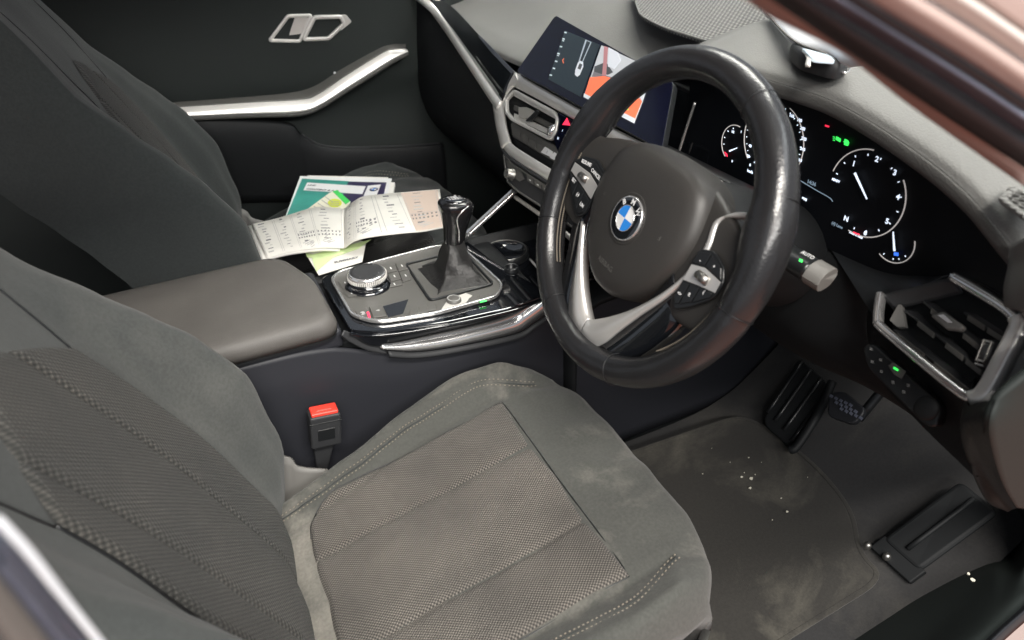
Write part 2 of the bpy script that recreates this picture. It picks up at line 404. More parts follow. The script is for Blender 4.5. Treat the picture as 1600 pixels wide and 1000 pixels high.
loop = [(x, YC-.002+hw+.001) for x, hw in bp2]+[(-.1155+.0, YC-.002+hw*k) for hw in (.1685,) for k in (.9, .6, .3, 0, -.3, -.6, -.9)]+[(x, YC-.002-hw-.001) for x, hw in bp2[::-1]]
lp = [Vector((x, y, ctop(x, y)+.0002)) for x, y in loop]
V, Fc = sweep(lp, circ(.0009, 8), (0, 0, 1)); obj('seam', V, Fc, 'satin_black', seat)
V, Fc = back_mesh(); obj('backrest', V, Fc, 'seat_cloth_clean', seat)
V, Fc, uv = back_insert(); obj('backrest_insert', V, Fc, 'back_weave', seat, uv=uv)
# stitched seams along the cushion bolsters and across the front edge of the insert
mb = MB(); seamp = MB()
for sg in (1, -1):
    pts = []
    for i in range(150):
        x = -.47+.43*i/149; d = .865-.10*sst(-.12, -.03, x)+.0*x; y = YC+sg*d*interp(HW, x); pts.append(Vector((x-.055*d**5*sst(-.35, 0, x), y, ctop(x, y)+.0007)))
    for k in (0, .0075):
        for i in range(0, 149, 2):
            a, b = pts[i].copy(), pts[i+1].copy(); a.y -= sg*k; b.y -= sg*k; a.z = ctop(a.x, a.y)+.0009; b.z = ctop(b.x, b.y)+.0009; a.z += .0016; b.z += .0016
            m_ = (a+b)/2; t = (b-a)*.8; mb.add(*box_vf(m_, t, t.cross(Vector((0, 0, 1))).normalized()*.0011, Vector((0, 0, .0010))))
    g_ = [p+Vector((0, -sg*.0038, .0)) for p in pts]
    for p in g_: p.z = ctop(p.x, p.y)+.0010
    V, Fc = sweep(g_, circ(.0012, 6), (0, 0, 1)); obj('seam', V, Fc, 'seat_cloth_clean', seat)
    # backrest: welt round the insert and the crease over the shoulder
    bs_ = []
    for i in range(90):
        h = -.08+.452*i/89; w = interp(BW, h); hw = interp([(-.1, .115), (.05, .130), (.2, .137), (.36, .118), (.46, .10)], h)+.001; bs_.append(BO+BA*h+BN*(boff(h, hw/w)+.0008)+Vector((0, sg*hw, 0)))
    V, Fc = sweep(bs_, circ(.0012, 6), BN); obj('seam', V, Fc, 'satin_black', seat)
    bs_ = []
    for i in range(50):
        t = i/49; h = lerp(.372, .60, t); w = interp(BW, h); a = lerp(.545, .80, t); bs_.append(BO+BA*h+BN*(boff(h, a)+.0006)+Vector((0, sg*a*w, 0)))
    V, Fc = sweep(bs_, circ(.0011, 6), BN); obj('seam', V, Fc, 'satin_black', seat)
mb.build('stitching', 'thread', seat, smooth=False)
box('seat_base', (-.29, YC, .10), (.50, 0, 0), (0, .420, 0), (0, 0, .16), 'plastic', seat, bevel=.02)
# grey plastic trim beside the hinge
patch('side_trim', [[Y((440, 712), -.16), Y((455, 716), -.16), Y((468, 729), -.165), Y((512, 733), -.17)], [Y((440, 800), -.17), Y((452, 800), -.17), Y((470, 790), -.175), Y((508, 770), -.18)]], 'plastic_grey', seat, nu=20, nv=8, solid=.006, soff=0)
def dup(o, d, parent=None):
    c = o.copy(); COL.objects.link(c); c.parent = parent
    if parent is None: c.location = Vector(o.location)+Vector(d)
    for ch in list(o.children): dup2(ch, c)
    return c
def dup2(ch, p):
    c = ch.copy(); COL.objects.link(c); c.parent = p
    for q in list(ch.children): dup2(q, c)
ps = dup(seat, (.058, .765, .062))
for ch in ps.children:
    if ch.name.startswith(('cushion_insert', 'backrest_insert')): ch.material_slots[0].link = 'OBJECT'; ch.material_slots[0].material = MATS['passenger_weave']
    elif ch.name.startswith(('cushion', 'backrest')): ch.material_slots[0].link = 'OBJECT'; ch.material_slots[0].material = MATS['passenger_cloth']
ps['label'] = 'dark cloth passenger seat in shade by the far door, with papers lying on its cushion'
# ================================================================== FLOOR, MAT, PEDALS
fl = []
for x, z in ((-.9, 0), (.0, .0), (.30, .0), (.42, .015), (.50, .06), (.62, .17), (.76, .34), (.84, .55)):
    fl.append([Vector((x, y, z+.006*NZ.noise(Vector((x*5, y*5, 0))))) for y in (-.66, -.5, -.4, -.3, -.2, -.13)])
o = patch('footwell_carpet', fl, 'carpet', nu=50, nv=80); o['kind'] = 'structure'; 
fl2 = [[Vector((p.x, y, p.z)) for y in (.13, .3, .5, .7)] for p in [r_[0] for r_ in fl]]
o = patch('passenger_floor_carpet', fl2, 'carpet', nu=30, nv=50); o['kind'] = 'structure'
o = patch('bulkhead_carpet', [[Vector((.05, y, z)) for y in (.14, .0, -.14)] for z in (0.0, .36)]+[[Vector((.5, y, .40)) for y in (.14, 0, -.14)], [Vector((.86, y, .55)) for y in (.14, 0, -.14)]], 'plastic_dark', nu=10, nv=20, linear=True, solid=.01); o['kind'] = 'structure'
o = box('bulkhead_lining', (.87, 0, .35), (.02, 0, 0), (0, 1.42, 0), (0, 0, .80), 'plastic_dark'); o['kind'] = 'structure'
o = box('kick_panel', (.80, -.700, .28), (.30, 0, 0), (0, .012, 0), (0, 0, .56), 'door_plastic'); o['kind'] = 'structure'
mt = thing('floor_mat', 'worn dusty grey carpet mat covering the driver footwell', 'floor mat', (.2, -.42, .008))
mp = poly_round([Vector((-.12, -.60, .010)), Vector((.36, -.585, .012)), Z((1340, 868), .012), Z((1330, 800), .014), Vector((.44, -.36, .022)), Vector((.42, -.20, .022)), Vector((-.12, -.16, .010))], .05, 6)
V, Fc = prism(mp, (0, 0, .007)); obj('mat_body', V, Fc, 'mat_carpet', mt, smooth=False)
frame('mat_edging', [p+Vector((0, 0, .0065)) for p in mp], .008, .003, (0, 0, 1), 'mat_carpet', mt)
random.seed(3)
for k, (px, py, s) in enumerate(((1165, 704, .004), (1170, 715, .0022), (1159, 745, .003), (1174, 747, .0048), (1172, 762, .0034), (1163, 738, .0012), (1180, 741, .0013), (1221, 778, .0016), (1230, 799, .003), (1141, 722, .001), (1190, 722, .0011), (1098, 740, .0013), (1112, 700, .001), (1207, 812, .0012), (1262, 745, .001), (1520, 905, .005), (1514, 896, .003))):
    c = Z((px, py), .027 if k < 15 else .10); n = 7
    P = [c+Vector((math.cos(6.283*i/n)*s*random.uniform(.4, 1), math.sin(6.283*i/n)*s*random.uniform(.25, .8), 0)) for i in range(n)]
    bx = obj('crumb', *prism(P, (0, 0, -.0012)), 'debris', smooth=False)
    bx['label'] = 'small pale crumb lying on the worn grey carpet mat' if k < 15 else 'pale flake of dirt on the dark door sill trim'; bx['category'] = 'crumb'; bx['group'] = 'crumbs on the floor mat' if k < 15 else 'flakes on the sill'
fr = thing('footrest', 'dark ribbed footrest pad left of the brake pedal', 'footrest', Z((1236, 704), .03))
fn = Vector((-.62, 0, .78)); f0 = Z((1236, 700), .04); fd = fn.dot(f0)
FP = [PL(p, fn, fd) for p in ((1248, 556), (1302, 604), (1272, 660), (1238, 703), (1189, 660), (1212, 620))]
plate('pad', poly_round(FP, .02), -fn*.02, 'plastic_dark', fr, bevel=.004)
for a, b in (((1254, 566), (1200, 645)), ((1268, 578), (1212, 658)), ((1284, 592), (1226, 672)), ((1298, 606), (1238, 690))):
    A, B = PL(a, fn, fd), PL(b, fn, fd); tube('rib', [A+fn*.002, B+fn*.002], .0035, 'satin_black', fr, n=6, seg=8)
tube('edge_rail', [PL(p, fn, fd)+fn*.01 for p in ((1303, 600), (1280, 650), (1248, 700), (1236, 706))], .008, 'plastic_dark', fr, n=20)
bp_ = thing('brake_pedal', 'black rubber brake pedal with dotted tread right of the ribbed footrest', 'pedal', X((1320, 638), .47))
bn = Vector((-.75, 0, .66)); bd = bn.dot(X((1320, 638), .47))
BP = [PL(p, bn, bd) for p in ((1295, 614), (1318, 610), (1354, 640), (1334, 664), (1292, 650))]
plate('pad', poly_round(BP, .012), -bn*.015, 'rubber', bp_, bevel=.003)
mb = MB()
for i in range(3):
    for j in range(5):
        q = (1303+i*8+j*7.5-4, 622+i*10+j*3.5-3); c = PL(q, bn, bd+.001); mb.add(*box_vf(c, (.0, .0055, 0), (.003, 0, .004), bn*.003))
mb.build('tread', 'sill_seal', bp_, smooth=False)
tube('pedal_arm', [PL((1335, 650), bn, bd)-bn*.02, PL((1335, 650), bn, bd)+Vector((.12, -.01, .16))], .008, 'satin_black', bp_, n=8)
ap = thing('accelerator_pedal', 'long floor hinged dark accelerator pedal by the door sill', 'pedal', Z((1400, 860), .02))
A0, A1, A2, A3 = Z((1378, 842), .035), Z((1436, 893), .035), Z((1562, 800), .13), Z((1500, 750), .13)
an = (A1-A0).cross(A3-A0).normalized(); an = an if an.z > 0 else -an
plate('pad', poly_round([A0, A1, A2, A3], .012), -an*.012, 'plastic_dark', ap, bevel=.006)
tube('rib', [A0.lerp(A1, .5)+an*.002+(A3-A0)*.1, A3.lerp(A2, .5)+an*.002-(A3-A0)*.06], .004, 'plastic_dark', ap, n=6)
box('hinge', (A0+A1)/2-Vector((0, 0, .012)), (A1-A0)*1.1, (A3-A0).normalized()*.03, an*.014, 'plastic_dark', ap)
for p in ((1356, 851), (1386, 868)): lathe('bolt', Z(p, .03), (0, 0, 1), [(.0, .004), (.004, .004), (.006, .0), (.006, -.006)], 'metal_dull', ap, n=12)
# ================================================================== CENTRE CONSOLE
cc = thing('centre_console', 'centre console with padded armrest, gloss black trim and chrome edged switch plate between the seats', 'console', (-.3, 0, .1))
# side wall towards the driver
pts_top = [(-.85, .405), (-.60, .405), (-.44, .404), (-.34, .395), (-.27, .368), (-.20, .352), (.0, .352), (.2, .352), (.4, .352), (.62, .352)]
patch('side_panel', [[Vector((x, -.100, z-.002)) for x, z in pts_top], [Vector((x, -.108, z-.05)) for x, z in pts_top], [Vector((x, -.112, z-.2)) for x, z in pts_top], [Vector((x, -.125, .0)) for x, z in pts_top]], 'plastic_blue', cc, nu=120, nv=20, linear=True, solid=.006)
patch('far_side_panel', [[Vector((x, .105, .40)) for x in (-.85, 0, .25)], [Vector((x, .13, .0)) for x in (-.85, 0, .25)]], 'plastic_dark', cc, nu=10, nv=4, solid=.006)
box('console_body', (-.56, 0, .40), (.50, 0, 0), (0, .196, 0), (0, 0, .032), 'plastic_blue', cc, bevel=.008)
box('console_core', (-.16, .005, .372), (.34, 0, 0), (0, .185, 0), (0, 0, .04), 'plastic_dark', cc, bevel=.008)
# armrest lid
ap_ = poly_round([Vector((-.80, .135, .44)), Vector((-.80, -.106, .44)), Vector((-.313, -.108, .44)), Vector((-.318, .03, .44)), Vector((-.352, .132, .44))], .03, 6)
rows = []
for k, (ins, z) in enumerate([(0, .413), (-.001, .425), (.002, .436), (.009, .443), (.020, .446), (.05, .4475), (.09, .4485)]):
    c = Vector((-.55, .012, z)); rw = []
    for p in ap_:
        v = p-c; v.z = 0; sx = max(0, 1-ins/.23); sy = max(0, 1-ins/.118); q = Vector((c.x+v.x*sx, c.y+v.y*sy, z)); rw.append(q)
    rows.append(rw)
V, Fc = grid(rows, closeu=True); Fc.append(list(range(len(V)-len(ap_), len(V)))); obj('armrest', V, Fc, 'armrest_vinyl', cc, solid=.002)
V, Fc = grid([[Vector((p.x, p.y*1.0, z)) for p in ap_] for z in (.409, .4125)], closeu=True); obj('armrest_seam', V, Fc, 'plastic_dark', cc)
# switch plate
PZ = ((.075, 0, 1), .403+.075*-.06)
pp = lambda p: PL(p, *PZ)
ring = [(518, 438), (530, 426), (600, 407), (681, 386), (719, 385), (752, 415), (785, 445), (777, 464), (684, 490), (600, 503), (578, 502), (550, 493)]
RP = poly_round([pp(p) for p in ring], .014, 5); pn = Vector(PZ[0]).normalized()
plate('switch_plate', RP, -pn*.012, 'plate_grey', cc, bevel=0)
frame('plate_trim', [p+pn*.001 for p in RP], .0042, .006, pn, 'chrome', cc)
# gloss black surround
SR = [pp(p) for p in ((500, 432), (525, 420), (700, 375), (728, 372), (770, 405), (860, 455), (842, 462), (800, 478), (700, 500), (590, 516), (548, 514))]
plate('gloss_surround', poly_round([p-pn*.003 for p in SR], .012), -pn*.012, 'gloss_black', cc, bevel=.002)
# the bevelled driver side: gloss strip over a chrome blade
ys = -.098
patch('gloss_side_trim', [[pp(p)-pn*.006 for p in ((546, 514), (600, 515), (700, 500), (800, 478), (842, 462), (860, 455))], [Y(p, -.104) for p in ((548, 520), (592, 540), (700, 524), (790, 502), (820, 483), (852, 458))]], 'gloss_black', cc, nu=60, nv=8, solid=.004)
top = [Y(p, -.105) for p in ((590, 538), (640, 533), (700, 523), (788, 499), (812, 486), (848, 460), (880, 440))]
bot = [Y(p, -.114) for p in ((606, 547), (650, 549), (710, 541), (804, 521), (834, 504), (866, 482), (900, 462))]
rows = [spline(top, 80), [ (a*.6+b*.4)+Vector((0, -.006, .002)) for a, b in zip(spline(top, 80), spline(bot, 80))], spline(bot, 80)]
V, Fc = grid([rows[0], rows[0 + 1], rows[2]]); obj('chrome_blade', V, Fc, 'chrome', cc, solid=.004)
patch('lower_bead', [[p+Vector((0, -.001, -.001)) for p in bot], [p+Vector((0, -.006, -.008)) for p in bot], [p+Vector((0, 0, -.014)) for p in bot]], 'plastic', cc, nu=60, nv=6, solid=.003)
patch('corner_piece', [[Y(p, -.106) for p in ((538, 516), (546, 519), (570, 530), (604, 545))], [Y(p, -.110) for p in ((534, 524), (548, 535), (575, 548), (606, 553))]], 'plastic', cc, nu=20, nv=6, solid=.004)
# rotary controller
rc = thing('rotary_controller', 'round black rotary knob with knurled chrome ring on the console', 'control knob', pp((574, 444)))
ctr = pp((575, 446)); 
lathe('collar', ctr, pn, [(.036, 0), (.036, .003), (.030, .005), (.026, .006), (.025, .012)], 'gloss_black', rc, n=48)
lathe('ring', ctr, pn, [(.0255, .010), (.0290, .012), (.0300, .015), (.0300, .021), (.0285, .0245), (.0272, .0255), (.0262, .0250)], 'chrome', rc, n=64)
lathe('dial', ctr, pn, [(.0268, .0245), (.0262, .0258), (.020, .0252), (.010, .0247), (.0001, .0245)], 'plastic', rc, n=48)
mb = MB()
for k in range(60):
    a = 2*math.pi*k/60; e1 = Vector((math.cos(a), math.sin(a), 0)); e2 = Vector((-math.sin(a), math.cos(a), 0)); mb.add(*box_vf(ctr+pn*.018+e1*.0302, e2*.0012, e1*.0012, pn*.0055))
mb.build('knurling', 'satin_silver', rc, smooth=False)
mb = MB()
for k in range(4):
    a = rad(45+90*k); mb.add(*box_vf(ctr+pn*.0262+Vector((math.cos(a), math.sin(a), 0))*.021, (.001, 0, 0), (0, .001, 0), (0, 0, .0006)))
mb.build('dial_mark', 'label_grey', rc, smooth=False)
# keys on the plate
def key_px(name, P, lift, m, par, pl=PZ, lab=None, shrink=0):
    V, Fc = decal_vf(P, pl[0], pl[1], .0002, lift); return obj(name, V, Fc, m, par, smooth=False, bevel=.0008)
for P in (((528, 441), (544, 436), (551, 448), (535, 452)), ((536, 457), (552, 454), (563, 461), (545, 466)), ((600, 418), (616, 414), (621, 424), (606, 428)), ((618, 413), (632, 410), (640, 421), (623, 425)),
          ((606, 430), (622, 426), (627, 437), (611, 441)), ((624, 427), (640, 423), (643, 438), (629, 442)), ((604, 446), (626, 441), (629, 446), (607, 451))):
    k_ = key_px('menu_key', P, .0022, 'plate_grey', cc); c = Vector((0, 0, 0))
    cx = sum(p[0] for p in P)/4; cy = sum(p[1] for p in P)/4; p0 = pp((cx, cy))+pn*.0026; ex = pp((cx, cy-10))-pp((cx, cy))
    V, Fc = MBt = box_vf(p0, (.0, -.007, 0), (.0016, 0, 0), (0, 0, .0003)); obj('key_mark', V, Fc, 'label_white', k_, smooth=False)
for P, tx in ((((555, 487), (573, 482), (580, 498), (562, 500)), 'A'), (((577, 481), (597, 477), (604, 495), (583, 498)), 'P')):
    k_ = key_px('parking_key', P, .0025, 'plate_grey', cc); cx = sum(p[0] for p in P)/4; cy = sum(p[1] for p in P)/4
    text('key_mark', tx if tx == 'P' else '(A)', pp((cx, cy))+pn*.0030, (0, -1, 0), (1, 0, 0), .007, 'label_white', k_)
decal('warning_light', ((573, 488), (576, 487), (579, 496), (576, 497)), PZ, .003, 'g_red', cc)
decal('tray_recess', ((598, 479), (638, 468), (630, 490), (607, 496)), PZ, .0004, 'gloss_black', cc)
for i in range(3):
    x0 = 641+i*14; y0 = 484-i*3.4
    key_px('drive_mode_key', ((x0, y0), (x0+12, y0-3), (x0+14, y0+8), (x0-2, y0+10.5)), .002, 'plate_grey', cc)
for i in range(2):
    x0 = 733+i*18; y0 = 467-i*4.5
    k_ = key_px('drive_mode_key', ((x0, y0), (x0+15, y0-4), (x0+15, y0+8), (x0-6, y0+11)), .002, 'plate_grey', cc)
decal('key_light', ((750, 471), (760, 469), (760, 471), (750, 473)), PZ, .0028, 'g_green', cc)
decal('start_button_bezel', ((688, 486), (700, 468), (728, 458), (738, 462), (724, 477)), PZ, .001, 'satin_silver', cc)
c = pp((709, 471)); sb_ = lathe('start_button', c, pn, [(.0, .006), (.009, .006), (.0115, .005), (.012, .0)], 'plate_grey', cc, n=32)
lathe('button_ring', c, pn, [(.0085, .0062), (.0092, .0066), (.010, .0062)], 'label_grey', sb_, n=32)
# gear lever
gl = thing('gear_lever', 'black gear lever with leather boot and gloss shift knob showing a gear pattern', 'gear lever', pp((700, 430)))
BR = [pp(p) for p in ((634, 414), (722, 392), (771, 445), (672, 471))]
frame('boot_frame', poly_round([p+pn*.001 for p in BR], .008), .004, .005, pn, 'satin_black', gl)
kc = Vector((-.094, .001, .506)); bc = sum(BR, Vector())/4+Vector((.004, -.012, 0))
n_ = 48; rows = []
br = poly_round(BR, .010, 3); L_ = len(br)
for j in range(15):
    t = j/14; tt = t**.55 if t < 1 else 1; rw = []
    ax = bc.lerp(kc+Vector((0, -.004, -.035)), sst(0, 1, t)*.35+t*.65 if t > 0 else 0)
    for i in range(L_):
        out = br[i]-bc; a = i/L_*2*math.pi
        rr = lerp(1, .0, sst(0, .36, t)); dirn = out.normalized()
        rad_ = lerp(.031, .0165, sst(.25, 1, t)); w_ = 1+.10*math.sin(a*7+3*t)*sst(0, .3, t)*(1-sst(.8, 1, t)*.7)+.06*math.sin(a*3+9*t)
        p = ax+out*rr*.97+dirn*rad_*(1-rr)*w_; z = bc.z-.006+(ax.z-bc.z)*1.0+.004*math.sin(a*5+t*6)*(1-t)*sst(0, .2, t)
        p.z = lerp(br[i].z-.001, z, min(1, t*6)); rw.append(p)
    rows.append(rw)
V, Fc = grid(rows, closeu=True); obj('leather_boot', V, Fc, 'leather_soft', gl)
# knob: swept ellipse sections
lean = Vector((.10, .02, 1)).normalized(); k0 = kc+Vector((0, -.004, -.040)); rows = []
kx = Vector((1, 0, -.1)).normalized(); ky = Vector((0, 1, 0))
for h, sx, sy, sh in ((-.006, .0165, .0160, 0), (.006, .0170, .0165, 0), (.018, .0185, .018, .001), (.030, .0220, .0205, .002), (.042, .0250, .0225, .003), (.053, .0280, .0245, .002), (.060, .0275, .0235, .001), (.0640, .024, .020, .0), (.066, .016, .013, 0), (.0665, .004, .003, 0)):
    c = k0+lean*h+kx*sh; rows.append([c+kx*sx*abs(math.cos(a))**.8*(1 if math.cos(a) > 0 else -1)+ky*sy*abs(math.sin(a))**.8*(1 if math.sin(a) > 0 else -1) for a in [2*math.pi*i/32 for i in range(32)]])
V, Fc = grid(rows, closeu=True); Fc.append(list(range(len(V)-32, len(V)))); kn = obj('shift_knob', V, Fc, 'knob_black', gl, sub=1)
kt = k0+lean*.0668
lathe('knob_cap', kt-lean*.0025, lean, [(.0180, 0), (.0175, .0022), (.014, .0028), (.0001, .003)], 'gloss_black', kn, n=32)
mb = MB()
for xx in (-.005, 0, .005): mb.add(*box_vf(kt+lean*.0010+ky*xx, kx*.012, ky*.0007, lean*.0004))
mb.add(*box_vf(kt+lean*.0010, ky*.011, kx*.0007, lean*.0004))
for s, xx, yy in (('1', .009, .005), ('3', .009, 0), ('5', .009, -.005), ('2', -.009, .005), ('4', -.009, 0), ('6', -.009, -.005), ('R', .004, .009)):
    mb.add(*text_vf(s, kt+lean*.0010+kx*xx+ky*yy, -ky, kx, .0048))
mb.build('gear_pattern', 'label_white', kn, smooth=False)
for sg in (-1, 1):
    tube('chrome_strip', [k0+lean*h+kx*dx+ky*sg*dy for h, dx, dy in ((-.002, .002, .0152), (.018, .001, .0175), (.032, -.003, .0205), (.044, -.004, .0230), (.055, .004, .0242), (.060, .016, .0200))], .0012, 'chrome', kn, n=24, seg=8)
# cup holder and storage bay ahead of the lever
box('storage_bay', (.06, .0, .365), (.20, 0, 0), (0, .18, 0), (0, 0, .02), 'gloss_black', cc, bevel=.004)
for q, rr in (((790, 392), .038), ((893, 408), .036)):
    c = Z(q, .386); ch = lathe('cup_holder', c, (0, 0, 1), [(rr*.9, -.004), (rr*.92, .0), (rr+.001, .002), (rr+.004, .0), (rr+.004, -.01)], 'satin_black', cc, n=48)
    lathe('holder_rim', c+Vector((0, 0, .002)), (0, 0, 1), [(rr-.001, .0), (rr, .0012), (rr+.001, 0)], 'metal_dull', ch, n=48)
    lathe('holder_well', c, (0, 0, 1), [(rr*.93, .0005), (rr*.80, -.003), (.0001, -.004)], 'gloss_black', ch, n=48)
c = Z((799, 424), .392); pk = lathe('power_socket', c, (0, 0, 1), [(.013, -.01), (.013, .008), (.011, .010), (.009, .008), (.008, .0), (.0001, .0)], 'satin_black', cc, n=24)
tube('bay_strip', [Z(q, .392) for q in ((828, 405), (850, 430))], .002, 'satin_silver', cc, n=6)
A, B = Y((806, 296), .10), Y((726, 370), .10)
tube('chrome_strut', [A, A.lerp(B, .5), B], .005, 'chrome', cc, n=12, prof=rrect(.007, .012), up=(0, 1, .3))
tube('silver_bar', [X(q, .055) for q in ((805, 308), (822, 320), (845, 336))], .003, 'brushed', cc, n=8, prof=rrect(.006, .006), up=(-1, 0, 0))
tube('silver_bar', [X(q, .045) for q in ((880, 362), (893, 373), (907, 386))], .003, 'brushed', cc, n=8, prof=rrect(.008, .006), up=(-1, 0, 0))
# ================================================================== SEAT BELT BUCKLE
sb = thing('seat_belt_buckle', 'black seat belt buckle with red release button beside the driver cushion', 'buckle', Y((505, 700), -.14))
up = Vector((-.06, 0, 1)).normalized(); bx_ = Vector((1, .10, 0)).normalized(); by_ = up.cross(bx_).normalized()
P0 = Y((484, 655), -.150); P1 = Y((533, 645), -.150); w = (P1-P0).length; bx_ = (P1-P0).normalized(); by_ = Vector((0, 1, 0)); up = bx_.cross(by_).normalized(); up = up if up.z > 0 else -up
T = .026; c0 = (P0+P1)/2+by_*T/2
box('housing', c0-up*.030, bx_*w, by_*T, up*.058, 'plastic', sb, bevel=.0035)
box('collar', c0-up*.012, bx_*(w+.0012), by_*(T+.0012), up*.0015, 'satin_black', sb, bevel=.0003)
rb = box('release_button', c0+up*.001, bx_*(w*.86), by_*(T*.80), up*.006, 'red_button', sb, bevel=.002)
box('button_step', c0+up*.0035-by_*.001, bx_*(w*.5), by_*(T*.28), up*.003, 'red_button', rb, bevel=.001)
box('logo_plate', c0-up*.034-by_*(T/2+.0003), bx_*(w*.55), by_*.0012, up*.020, 'satin_black', sb, bevel=.0005)
V, Fc = prism([c0-up*.057-bx_*w*.40, c0-up*.057+bx_*w*.36, c0-up*.115+bx_*w*.05, c0-up*.115-bx_*w*.32], by_*.012); obj('stalk', V, Fc, 'plastic', sb, smooth=False, bevel=.003)
# ================================================================== DASHBOARD
da = thing('dashboard', 'grey topped dashboard with tilted screen, lit gauges, silver trim and chrome framed air vents', 'dashboard', (.3, 0, .5))
fx = [(.72, .13, .672), (.62, .13, .670), (.40, .135, .665), (.20, .145, .662), (.05, .165, .662), (-.06, .195, .695), (-.14, .213, .732), (-.20, .213, .742), (-.37, .213, .746), (-.44, .210, .742), (-.53, .196, .730), (-.60, .182, .715), (-.66, .165, .694), (-.76, .14, .658)]
F0 = [Vector((x, y, z)) for y, x, z in fx]
def dz(p, dx, dz_, zz=None): return Vector((p.x+dx, p.y, p.z+dz_))
rails = [[dz(p, -.004, -.006) for p in F0], [dz(p, .004, .004) for p in F0], [dz(p, .035, .013) for p in F0], [Vector((p.x+.10, p.y, p.z+.027)) for p in F0], [Vector((.37, p.y, max(.742, p.z+.034))) for p in F0],
         [Vector((.54, p.y, max(.785, p.z+.042))) for p in F0], [Vector((.80, p.y, .798)) for p in F0]]
patch('dash_top', rails, 'dash_vinyl', da, nu=120, nv=60, solid=.006)
patch('hood_lip', [[dz(p, -.0045, -.006) for p in F0[4:]], [dz(p, -.006, -.012) for p in F0[4:]], [dz(p, -.003, -.022) for p in F0[4:]], [dz(p, .02, -.026) for p in F0[4:]]], 'dash_lip', da, nu=80, nv=10, solid=.003)
# perforated speaker grille: recessed dark tray with a fine mesh of rings over it
GN = (-.204, 0, 1); GD = .688
GP = [PL(p, GN, GD) for p in ((985, -22), (1000, 26), (1037, 45), (1120, 71), (1157, 66), (1221, 56), (1188, 14), (1160, -22))]
GPr = poly_round(GP, .03, 5); gV, gF = prism([p+Vector((0, 0, .002)) for p in GPr], (0, 0, -.005))
gr = obj('speaker_grille', gV, gF, 'grille_vinyl', da, smooth=False, uv=[(v.x, v.y) for v in gV])
frame('grille_border', [p+Vector((0, 0, .001)) for p in GPr], .004, .004, (0, 0, 1), 'dash_vinyl', gr)
def inside(p, P):
    c = False; n = len(P)
    for i in range(n):
        a, b = P[i], P[i-1]
        if (a.y > p.y) != (b.y > p.y) and p.x < (b.x-a.x)*(p.y-a.y)/(b.y-a.y)+a.x: c = not c
    return c
def seg(a, b, w=.0012, h=.0016):
    t = b-a; sd = Vector((-t.y, t.x, 0)).normalized()*w; mb.add(*box_vf((a+b)/2, t, sd, Vector((0, 0, h))))
# demister grille at the right end
DP = [Z(p, .718) for p in ((1563, 318), (1585, 300), (1640, 330), (1650, 370), (1610, 352))]
g2 = plate('demister_grille', poly_round(DP, .008), (0, 0, .0025), 'satin_black', da, bevel=0)
frame('grille_border', [p+Vector((0, 0, .003)) for p in poly_round(DP, .008)], .006, .004, (0, 0, 1), 'dash_vinyl', g2)
mb = MB(); DPr = DP; s = .009; x0 = min(p.x for p in DPr); y0 = min(p.y for p in DPr); 
for j in range(30):
    for i in range(30):
        c = Vector((x0+(i+.5*(j % 2))*s, y0+j*s*.87, .7225))
        if not inside(c, DPr): continue
        hx = [c+Vector((math.cos(rad(30+60*k)), math.sin(rad(30+60*k)), 0))*s*.577 for k in range(4)]
        for k in range(3): seg(hx[k], hx[k+1], .0014, .002)
mb.build('grille_mesh', 'dash_lip', g2, smooth=False)
# ---- gloss strip and silver strip from the far door to the middle
st_o = [Y((644, -6), .68), Y((668, 14), .62), PL((690, 40), (1, 0, -.47), -.190), PL((730, 100), (1, 0, -.47), -.185), PL((768, 158), (1, 0, -.47), -.1800), PL((778, 172), (1, 0, -.47), -.1790)]
st_i = [Y((652, -10), .68), Y((676, 6), .62), PL((697, 34), (1, 0, -.47), -.190), PL((737, 92), (1, 0, -.47), -.185), PL((775, 147), (1, 0, -.47), -.1800), PL((784, 158), (1, 0, -.47), -.1790)]
patch('silver_strip', [st_o, st_i], 'satin_silver', da, nu=60, nv=3, solid=.008, soff=0)
gt = [Y((672, -14), .68), Y((709, 12), .62), F0[2]+Vector((0, .1, 0)), PL((748, 52), (1, 0, -.47), -.1775), PL((803, 110), (1, 0, -.47), -.1745)]
gt = [Y((672, -14), .68), Y((709, 13), .62), PL((748, 54), (1, 0, -.47), -.184), PL((776, 83), (1, 0, -.47), -.180), PL((804, 112), (1, 0, -.47), -.1765)]
patch('gloss_strip', [gt, [a.lerp(b, .55)+Vector((-.006, 0, -.004)) for a, b in zip(spline(gt, 5), spline(st_i, 5))], st_i], 'gloss_black', da, nu=60, nv=12, solid=.006)
patch('glovebox', [[p+Vector((.01, 0, 0)) for p in spline(st_o, 8)], [Vector((.10, lerp(.7, .12, i/7), .50)) for i in range(8)], [Vector((.16, lerp(.7, .12, i/7), .38)) for i in range(8)], [Vector((.30, lerp(.7, .12, i/7), .28)) for i in range(8)], [Vector((.6, lerp(.7, .12, i/7), .27)) for i in range(8)]], 'plastic_dark', da, nu=30, nv=30)
